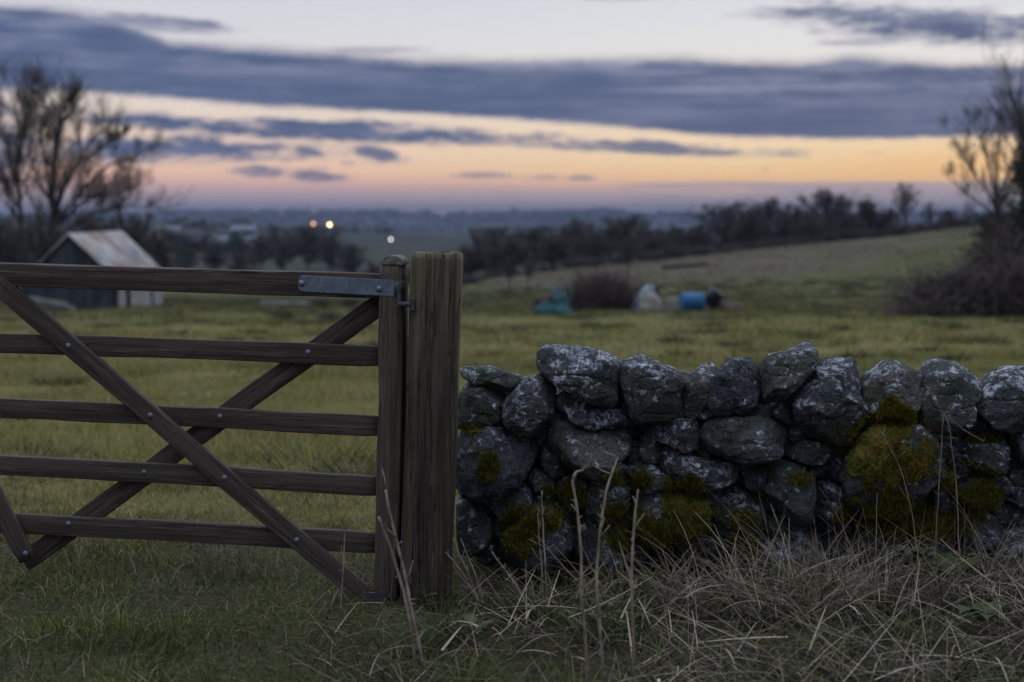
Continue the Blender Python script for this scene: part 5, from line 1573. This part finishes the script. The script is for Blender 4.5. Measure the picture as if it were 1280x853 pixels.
# ------------------------------------------------------------------ shed
def shed():
    Yn = 42.0
    c = at(146, 300, Yn); o = np.array([c[0], Yn, 0.0]); 
    v = np.array([-.46, 8.0, 0]); v /= np.linalg.norm(v); u = np.array([-v[1], v[0], 0.0])
    u = u if u[0] < 0 else -u
    Wd, Dp = 2.75, 7.0
    zb = min(g1(*(o + u * a + v * b_)[:2]) for a in (0, Wd) for b_ in (0, 3)) - .05
    eave = at(138, 351, Yn)[2]; ridge = at(88, 293.5, Yn)[2]
    S = thing('shed', 'small old plank shed with a pale rusting corrugated roof, beyond the gate', 'shed', (o[0], o[1], zb))
    def W(a, b_, z): return o + u * a + v * b_ + np.array([0, 0, z]) - np.array([o[0], o[1], zb])
    def hexa(mb, p, q):    # p,q: 4-point loops
        mb.add(np.array(list(p) + list(q)), [(0, 1, 2, 3), (7, 6, 5, 4), (0, 4, 5, 1), (1, 5, 6, 2), (2, 6, 7, 3), (3, 7, 4, 0)])
    grey = mottled('grey_planks', (.028, .034, .043), (.068, .078, .095), 2.2, .85, (.055, .06, .075), .01, coords='obj', stretch=(3, 3, .6))
    white = mottled('whitewashed_planks', (.20, .20, .21), (.36, .35, .35), 2.6, .85, (.09, .085, .085), .01, coords='obj', stretch=(2, 2, .7))
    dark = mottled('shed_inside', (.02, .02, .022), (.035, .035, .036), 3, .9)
    def rz(a): return eave + (ridge - eave) * (1 - abs(a - Wd / 2) / (Wd / 2))
    mb = MB(); n = 15; pw = Wd / n
    for i in range(n):
        a0, a1 = i * pw + .008, (i + 1) * pw - .008
        dz = random.uniform(0, .06); dp = random.uniform(-.012, .012)
        hexa(mb, [W(a0, dp, zb + dz), W(a1, dp, zb + dz), W(a1, dp, rz(a1) - .03), W(a0, dp, rz(a0) - .03)],
                 [W(a0, dp + .03, zb + dz), W(a1, dp + .03, zb + dz), W(a1, dp + .03, rz(a1) - .03), W(a0, dp + .03, rz(a0) - .03)])
    link('gable_wall', mb.mesh('gable_wall', grey), S)
    mb = MB(); n = 15
    for i in range(n):
        a0, a1 = i * pw, (i + 1) * pw
        hexa(mb, [W(a0, Dp, zb), W(a1, Dp, zb), W(a1, Dp, rz(a1) - .03), W(a0, Dp, rz(a0) - .03)],
                 [W(a0, Dp + .03, zb), W(a1, Dp + .03, zb), W(a1, Dp + .03, rz(a1) - .03), W(a0, Dp + .03, rz(a0) - .03)])
    link('gable_wall', mb.mesh('gable_wall_back', grey), S)
    # long side towards the right: white panels, a dark doorway gap between
    for (b0, b1, nm) in ((.06, 1.1, 'side_panel'), (1.75, 5.0, 'side_panel'), (5.4, Dp - .02, 'side_panel')):
        mb = MB(); q = b0; 
        while q < b1 - .05:
            e = min(q + .24, b1); dz = random.uniform(0, .12)
            hexa(mb, [W(0, q + .006, zb + dz), W(0, e - .006, zb + dz), W(0, e - .006, eave), W(0, q + .006, eave)],
                     [W(.03, q + .006, zb + dz), W(.03, e - .006, zb + dz), W(.03, e - .006, eave), W(.03, q + .006, eave)])
            q = e
        link(nm, mb.mesh(nm, white), S)
    mb = MB(); hexa(mb, [W(Wd, 0.04, zb), W(Wd, Dp, zb), W(Wd, Dp, eave), W(Wd, .04, eave)], [W(Wd - .03, .04, zb), W(Wd - .03, Dp, zb), W(Wd - .03, Dp, eave), W(Wd - .03, .04, eave)])
    link('side_panel', mb.mesh('side_panel_far', grey), S)
    for b_ in (.03, 1.42, 5.2, Dp - .06):
        mb = MB(); hexa(mb, [W(.05, b_ - .05, zb), W(.05, b_ + .05, zb), W(.05, b_ + .05, eave), W(.05, b_ - .05, eave)], [W(.15, b_ - .05, zb), W(.15, b_ + .05, zb), W(.15, b_ + .05, eave), W(.15, b_ - .05, eave)])
        link('post', mb.mesh('post', dark), S)
    mb = MB(); hexa(mb, [W(.5, .4, zb), W(Wd - .2, .4, zb), W(Wd - .2, .4, eave), W(.5, .4, eave)], [W(.5, Dp - .4, zb), W(Wd - .2, Dp - .4, zb), W(Wd - .2, Dp - .4, eave), W(.5, Dp - .4, eave)])  # near-black block filling the interior, its colour stands in for the shade inside
    link('dark_inside_block', mb.mesh('dark_inside_block', dark), S)
    # corrugated roof
    m, g, bs = mat('rusty_tin', None, .55, .35, .4)
    pp = objc(g)
    n1 = g.noise(pp, .9, 5, .6); n2 = g.noise(g.vadd(pp, (3, 3, 3)), 1.1, 5, .6); n3 = g.noise(pp, 9.0, 4, .6)
    cc = g.mix(g.sstep(n3, .3, .7), (.28, .265, .26), (.40, .38, .37))
    st = g.noise(g.scale(pp, (5.0, .8, .8)), 1.0, 5, .65)
    cc = g.mix(g.m('MULTIPLY', g.sstep(st, .48, .62), .7), cc, (.19, .15, .125))
    cc = g.mix(g.sstep(n1, .48, .58), cc, (.20, .125, .085))
    cc = g.mix(g.sstep(n2, .56, .62), cc, (.12, .17, .21))
    set_col(g, bs, cc)
    ov = .14
    for side in (0, 1):
        nb = 190; V = []; fs = []
        bb = np.linspace(-.12, Dp + .15, nb + 1)
        sl = (ridge - eave) / (Wd / 2)
        for b_ in bb:
            wv = .016 * math.sin(b_ * 2 * math.pi / .105)
            for q, (a, z) in enumerate(((Wd / 2, ridge), (Wd / 4 - .0, eave + (ridge - eave) / 2), (-ov, eave - ov * sl))):
                aa = a if side == 0 else Wd - a
                V.append(W(aa, b_, z + .03 + wv)); 
        for i in range(nb):
            for q in range(2): fs.append((i * 3 + q, i * 3 + q + 1, (i + 1) * 3 + q + 1, (i + 1) * 3 + q))
        mb = MB(); mb.add(V, fs)
        r = link('roof', mb.mesh('roof', m, True), S)
        so = r.modifiers.new('thickness', 'SOLIDIFY'); so.thickness = .006
    mb = MB()
    hexa(mb, [W(-ov, -.10, eave - ov * sl - .05), W(Wd / 2, -.10, ridge - .05), W(Wd / 2, -.10, ridge + .03), W(-ov, -.10, eave - ov * sl + .03)],
             [W(-ov, -.07, eave - ov * sl - .05), W(Wd / 2, -.07, ridge - .05), W(Wd / 2, -.07, ridge + .03), W(-ov, -.07, eave - ov * sl + .03)])
    hexa(mb, [W(Wd + ov, -.10, eave - ov * sl - .05), W(Wd / 2, -.105, ridge - .05), W(Wd / 2, -.105, ridge + .03), W(Wd + ov, -.10, eave - ov * sl + .03)],
             [W(Wd + ov, -.07, eave - ov * sl - .05), W(Wd / 2, -.07, ridge - .05), W(Wd / 2, -.07, ridge + .03), W(Wd + ov, -.07, eave - ov * sl + .03)])
    link('bargeboard', mb.mesh('bargeboard', grey), S)
    # loose boards stacked against the gable
    pz = W(0, 0, 0)
    T = thing('board_stack', 'pale loose boards leaning low against the front of the shed', 'boards', o + u * 1.9 + v * -.35 + np.array([0, 0, g1(*(o + u * 1.9 + v * -.35)[:2])]))
    pale = mottled('pale_boards', (.24, .23, .22), (.36, .35, .34), 3, .9)
    for k in range(4):
        mb = MB(); ang = .05 + .04 * k
        R3 = np.stack([u * math.cos(ang) + np.array([0, 0, math.sin(ang)]), v, np.array([0, 0, 1.0])], 1)
        mb.box((0.0, -.05 * k, .16 + .07 * k), (1.5 - .15 * k, .03, .14), R3)
        link('board', mb.mesh('board', pale), T)
shed()

# ------------------------------------------------------------------ far farm buildings and lamps
def barn(label, px0, px1, py_eave, py_ridge, Y, roofc, wallc):
    a, c = at(px0, py_eave, Y), at(px1, py_eave, Y)
    hr = at(px0, py_ridge, Y)[2]
    w = c[0] - a[0]; cx = (a[0] + c[0]) / 2; zb = g1(cx, Y) - .5; dp = 12.0
    B = thing('barn', label, 'barn', (cx, Y, zb))
    ze, zr = a[2] - zb, hr - zb
    mb = MB()
    mb.add([(-w / 2, 0, 0), (w / 2, 0, 0), (w / 2, 0, ze), (-w / 2, 0, ze), (-w / 2, dp, 0), (w / 2, dp, 0), (w / 2, dp, ze), (-w / 2, dp, ze), (-w / 2, dp / 2, zr - .05), (w / 2, dp / 2, zr - .05)],
           [(0, 1, 2, 3), (5, 4, 7, 6), (4, 0, 3, 8, 7), (1, 5, 6, 9, 2)])
    link('wall', mb.mesh('wall', wallc), B)
    mb = MB()
    e = .6
    for s in (0, 1):
        y0 = -e if s == 0 else dp + e; zs = ze - e * (zr - ze) / (dp / 2)
        mb.add([(-w / 2 - e, y0, zs), (w / 2 + e, y0, zs), (w / 2 + e, dp / 2, zr), (-w / 2 - e, dp / 2, zr), (-w / 2 - e, y0, zs + .2), (w / 2 + e, y0, zs + .2), (w / 2 + e, dp / 2, zr + .2), (-w / 2 - e, dp / 2, zr + .2)],
               [(0, 1, 2, 3), (4, 7, 6, 5), (0, 4, 5, 1), (1, 5, 6, 2), (3, 7, 4, 0)])
    link('roof', mb.mesh('roof', roofc), B)
    n = max(1, int(w / 9))
    for k in range(n):
        mb = MB(); x = -w / 2 + w * (k + .5) / n; mb.box((x, -.06, ze * .42), (w / n * .45, .1, ze * .8)); link('door', mb.mesh('door', M['black']), B)
roofA = mottled('blue_grey_roof', (.08, .12, .18), (.11, .16, .22), .2, .7); roofB = mottled('grey_roof', (.10, .125, .16), (.15, .17, .20), .2, .7)
wallA = mottled('barn_cladding', (.10, .105, .11), (.15, .155, .16), .3, .8)
barn('long low barn with a blue grey roof in the valley right of the shed', 214, 322, 300, 296, 520, roofA, wallA)
barn('pale grey roofed barn half hidden behind the bush by the shed', 194, 222, 290, 283, 640, roofB, wallA)
barn('small pale roofed barn behind the right end of the long one', 288, 318, 288, 282, 680, roofB, wallA)
def lamp(label, px, py, Y, col, power, rpx):
    p = at(px, py, Y); zb = g1(p[0], Y); r = rpx / F * Y
    T = thing('street_lamp', label, 'lamp', (p[0], Y, zb))
    h = p[2] - zb
    mb = MB(); mb.tube([(0, 0.0, 0), (0, 0, h * .5), (0, 0, h - r)], [.09, .07, .05], 8); link('pole', mb.mesh('pole', M['dark_iron'], True), T)
    m = bpy.data.materials.new('lamp_glow'); m.use_nodes = True
    bs = m.node_tree.nodes['Principled BSDF']; bs.inputs['Emission Color'].default_value = col + (1,); bs.inputs['Emission Strength'].default_value = power
    n = 14; V = []; fs = []
    for i in range(9):
        a = -math.pi / 2 + math.pi * i / 8
        for j in range(n): V.append((r * math.cos(a) * math.cos(j * 6.2832 / n), r * math.cos(a) * math.sin(j * 6.2832 / n), h + r * math.sin(a)))
    for i in range(8):
        for j in range(n):
            k = (j + 1) % n; fs.append((i * n + j, i * n + k, (i + 1) * n + k, (i + 1) * n + j))
    mb = MB(); mb.add(V, fs); link('globe', mb.mesh('globe', m, True), T)
    mb = MB(); mb.tube([(0, 0, h + r * 1.0), (0, 0, h + r * 1.25)], [r * .7, r * .25], 12); link('cap', mb.mesh('cap', M['dark_iron'], False), T)
lamp('lit street lamp with a dim orange globe above the copse', 391.5, 280, 300, (1.0, .42, .16), 3.2, 1.7)
lamp('lit street lamp with a bright yellow white globe above the copse', 412, 281, 305, (1.0, .74, .36), 8.5, 1.7)
lamp('faint whitish lamp low in the valley left of the gate post', 488.5, 299.5, 310, (1.0, .90, .72), 3.4, 1.5)

def bird():
    p = at(957.5, 211.5, 62.0)
    mb = MB()
    mb.tube([(-.16, 0, 0), (-.11, 0, .01), (0, 0, 0), (.09, 0, .005), (.13, 0, .015), (.165, 0, .012)], [.02, .035, .045, .03, .024, .004], 8)
    for s in (-1, 1):
        V = [(.05, s * .03, .01), (-.05, s * .03, .01), (.06, s * .17, .07), (-.04, s * .18, .065), (.0, s * .36, .03), (-.03, s * .36, .028)]
        V2 = [(x, y, z - .008) for x, y, z in V]
        mb.add(V + V2, [(0, 2, 3, 1), (2, 4, 5, 3), (6, 7, 9, 8), (8, 9, 11, 10), (0, 6, 8, 2), (2, 8, 10, 4), (1, 3, 9, 7), (3, 5, 11, 9), (4, 10, 11, 5)])
    o = link('bird', mb.mesh('bird', M['maroon'], False), None, p); o.rotation_euler = (.2, 0, .6); o.scale = (.55, .55, .55)
    tag(o, 'tiny dark bird in flight against the amber sky', 'bird')
bird()

# ------------------------------------------------------------------ dead stems, weeds
def stem_thing(label, lines, rad):
    """lines: list of (Y, [(px, py), ...] root first)"""
    Y0, pts = lines[0]
    r0 = at(*pts[0], Y0); b = np.array([r0[0], Y0, g1(r0[0], Y0)])
    T = thing('dead_stem', label, 'dead stem', b, 'dead weed stalks in the grass')
    for (Y, pts) in lines:
        P = [at(x, y, Y + .012 * i) for i, (x, y) in enumerate(pts)]
        if P[0][2] > b[2] + .03: P = [np.array([P[0][0] + (P[0][0] - P[1][0]) * .3, Y, b[2] - .01])] + P
        # smooth curve through the points
        P = np.array(P); t = np.linspace(0, 1, len(P)); tt = np.linspace(0, 1, 5 * len(P))
        Q = np.stack([np.interp(tt, t, P[:, i]) for i in range(3)], -1)
        for _ in range(3): Q[1:-1] = (Q[:-2] + 2 * Q[1:-1] + Q[2:]) / 4
        Q += fbm(Q * 18, 2)[:, None] * np.array([.0022, 0, 0])
        mb = MB(); mb.tube(Q, np.linspace(rad, rad * .62, len(Q)) * (1 + .16 * np.sin(np.arange(len(Q)) * 1.9)), 8)
        for k in range(int(len(Q) * .35)):
            q = Q[rng.integers(2, len(Q))]; d = np.array([rng.normal() * .8, rng.normal() * .5, .5 + rng.random()]); d /= np.linalg.norm(d)
            e = q + d * (.012 + .05 * rng.random() ** 2)
            mb.tube([q, (q + e) / 2 + rng.normal(size=3) * .002, e], [rad * .5, rad * .36, rad * .2], 5)
        link('stalk', mb.mesh('stalk', M['stem'], True), T, -b)
stem_thing('forked dead stalk leaning in front of the gate stile', [(3.78, [(534, 852), (528, 825), (514, 760), (505, 715), (492, 660), (482, 612)]), (3.80, [(516, 790), (506, 745), (490, 690), (473, 646)])], .0052)
stem_thing('hooked dead stalk tallest before the mossy boulder', [(3.70, [(733, 815), (727, 745), (726, 690), (722, 640), (715, 600), (719, 590), (729, 588)])], .0045)
stem_thing('thick dead stalk bending right at its top', [(3.72, [(752, 815), (746, 740), (746, 700), (751, 655), (757, 620), (765, 590), (772, 572)])], .0046)
stem_thing('upright dead stalk right of the bending one', [(3.66, [(792, 800), (790, 740), (790, 690), (793, 650), (798, 612)])], .0046)
stem_thing('three thin dead stalks fanning up beside the post foot', [(4.36, [(600, 757), (585, 728), (568, 702), (556, 690)]), (4.38, [(598, 750), (588, 725), (577, 698), (566, 673)]), (4.40, [(602, 745), (592, 712), (575, 673)])], .0030)
stem_thing('two slender pale stalks before the moss left of the hooked one', [(4.30, [(683, 735), (681, 690), (679, 650), (677, 614)]), (4.31, [(678, 720), (675, 680), (672, 642)])], .0030)
stem_thing('leaning dead stalk crossing the boulder foot', [(4.25, [(656, 752), (642, 728), (628, 708), (615, 690)])], .0045)
stem_thing('thin pale bent straw hanging between the lowest rails', [(4.35, [(427, 735), (430, 700), (432, 660), (436, 654), (455, 648), (471, 643)])], .0022)
stem_thing('long thin dead stalk leaning before the orange moss', [(4.38, [(1148, 700), (1140, 640), (1128, 590), (1110, 555), (1102, 540)])], .0016)
stem_thing('crossed pale stalks bent over the tall coping stone', [(4.40, [(1166, 730), (1172, 640), (1176, 560), (1180, 515), (1168, 500)]), (4.41, [(1200, 720), (1196, 600), (1186, 530), (1178, 512), (1200, 535), (1230, 552)])], .0016)

def weeds():
    def leaf_mesh(n, Lr, up):
        V, Fq, k = [], [], 0
        for i in range(n):
            az = rng.random() * 6.283; L = Lr * (.6 + .6 * rng.random()); el = up * (.4 + rng.random())
            d = np.array([math.cos(az), math.sin(az), 0]); s = np.array([-d[1], d[0], 0])
            stem = .25 * L
            for t in np.linspace(0, 1, 7):
                w = L * .30 * math.sin(math.pi * min(1, t * .95 + .06)) ** .8 * (1 + .35 * math.sin(t * 20))
                c = d * (stem + L * t) + np.array([0, 0, .015 + math.sin(el) * L * t * (1.4 - t)])
                V += [c - s * w + (0, 0, w * .35), c, c + s * w + (0, 0, w * .35)]
            for j in range(6):
                for q in range(2): Fq.append((k + j * 3 + q, k + j * 3 + q + 1, k + (j + 1) * 3 + q + 1, k + (j + 1) * 3 + q))
            k += 21
        return np.array(V), np.array(Fq)
    green = mottled('weed_leaf', (.040, .062, .020), (.065, .090, .030), 30, .6)
    for i, (px, py, L, n, lab) in enumerate([(1188, 712, .085, 16, 'low leafy green weed at the foot of the mossy boulder'), (1140, 690, .07, 12, 'small green weed left of the larger one under the moss'),
                                       (1232, 768, .08, 12, 'broad leaved green weed in the straw near the loose stone'), (985, 716, .06, 10, 'small green weed at the wall foot under the middle stones'),
                                       (596, 782, .06, 9, 'small green weed in the straw right of the gate post')]):
        p = ground_at(px, py + 25, 3.0, 5)
        p[1] = min(p[1], 4.5); p[0] = at(px, py, p[1])[0]; p[2] = max(g1(p[0], p[1]), at(px, py, p[1])[2] - .03)
        v, f = leaf_mesh(n, L, .8)
        T = thing('weed', lab, 'plant', (p[0], p[1], g1(p[0], p[1])), 'green weeds along the wall foot')
        dz = p[2] - T.location[2]
        link('leaves', mesh_np('leaves', v + (0, 0, dz), f, green), T)
        mb = MB()
        for j in range(3): mb.tube([(rng.normal() * .01, rng.normal() * .01, -.01), (0, 0, dz + .02)], [.003, .002], 5)
        link('stem', mb.mesh('weed_stem', green, True), T)
weeds()
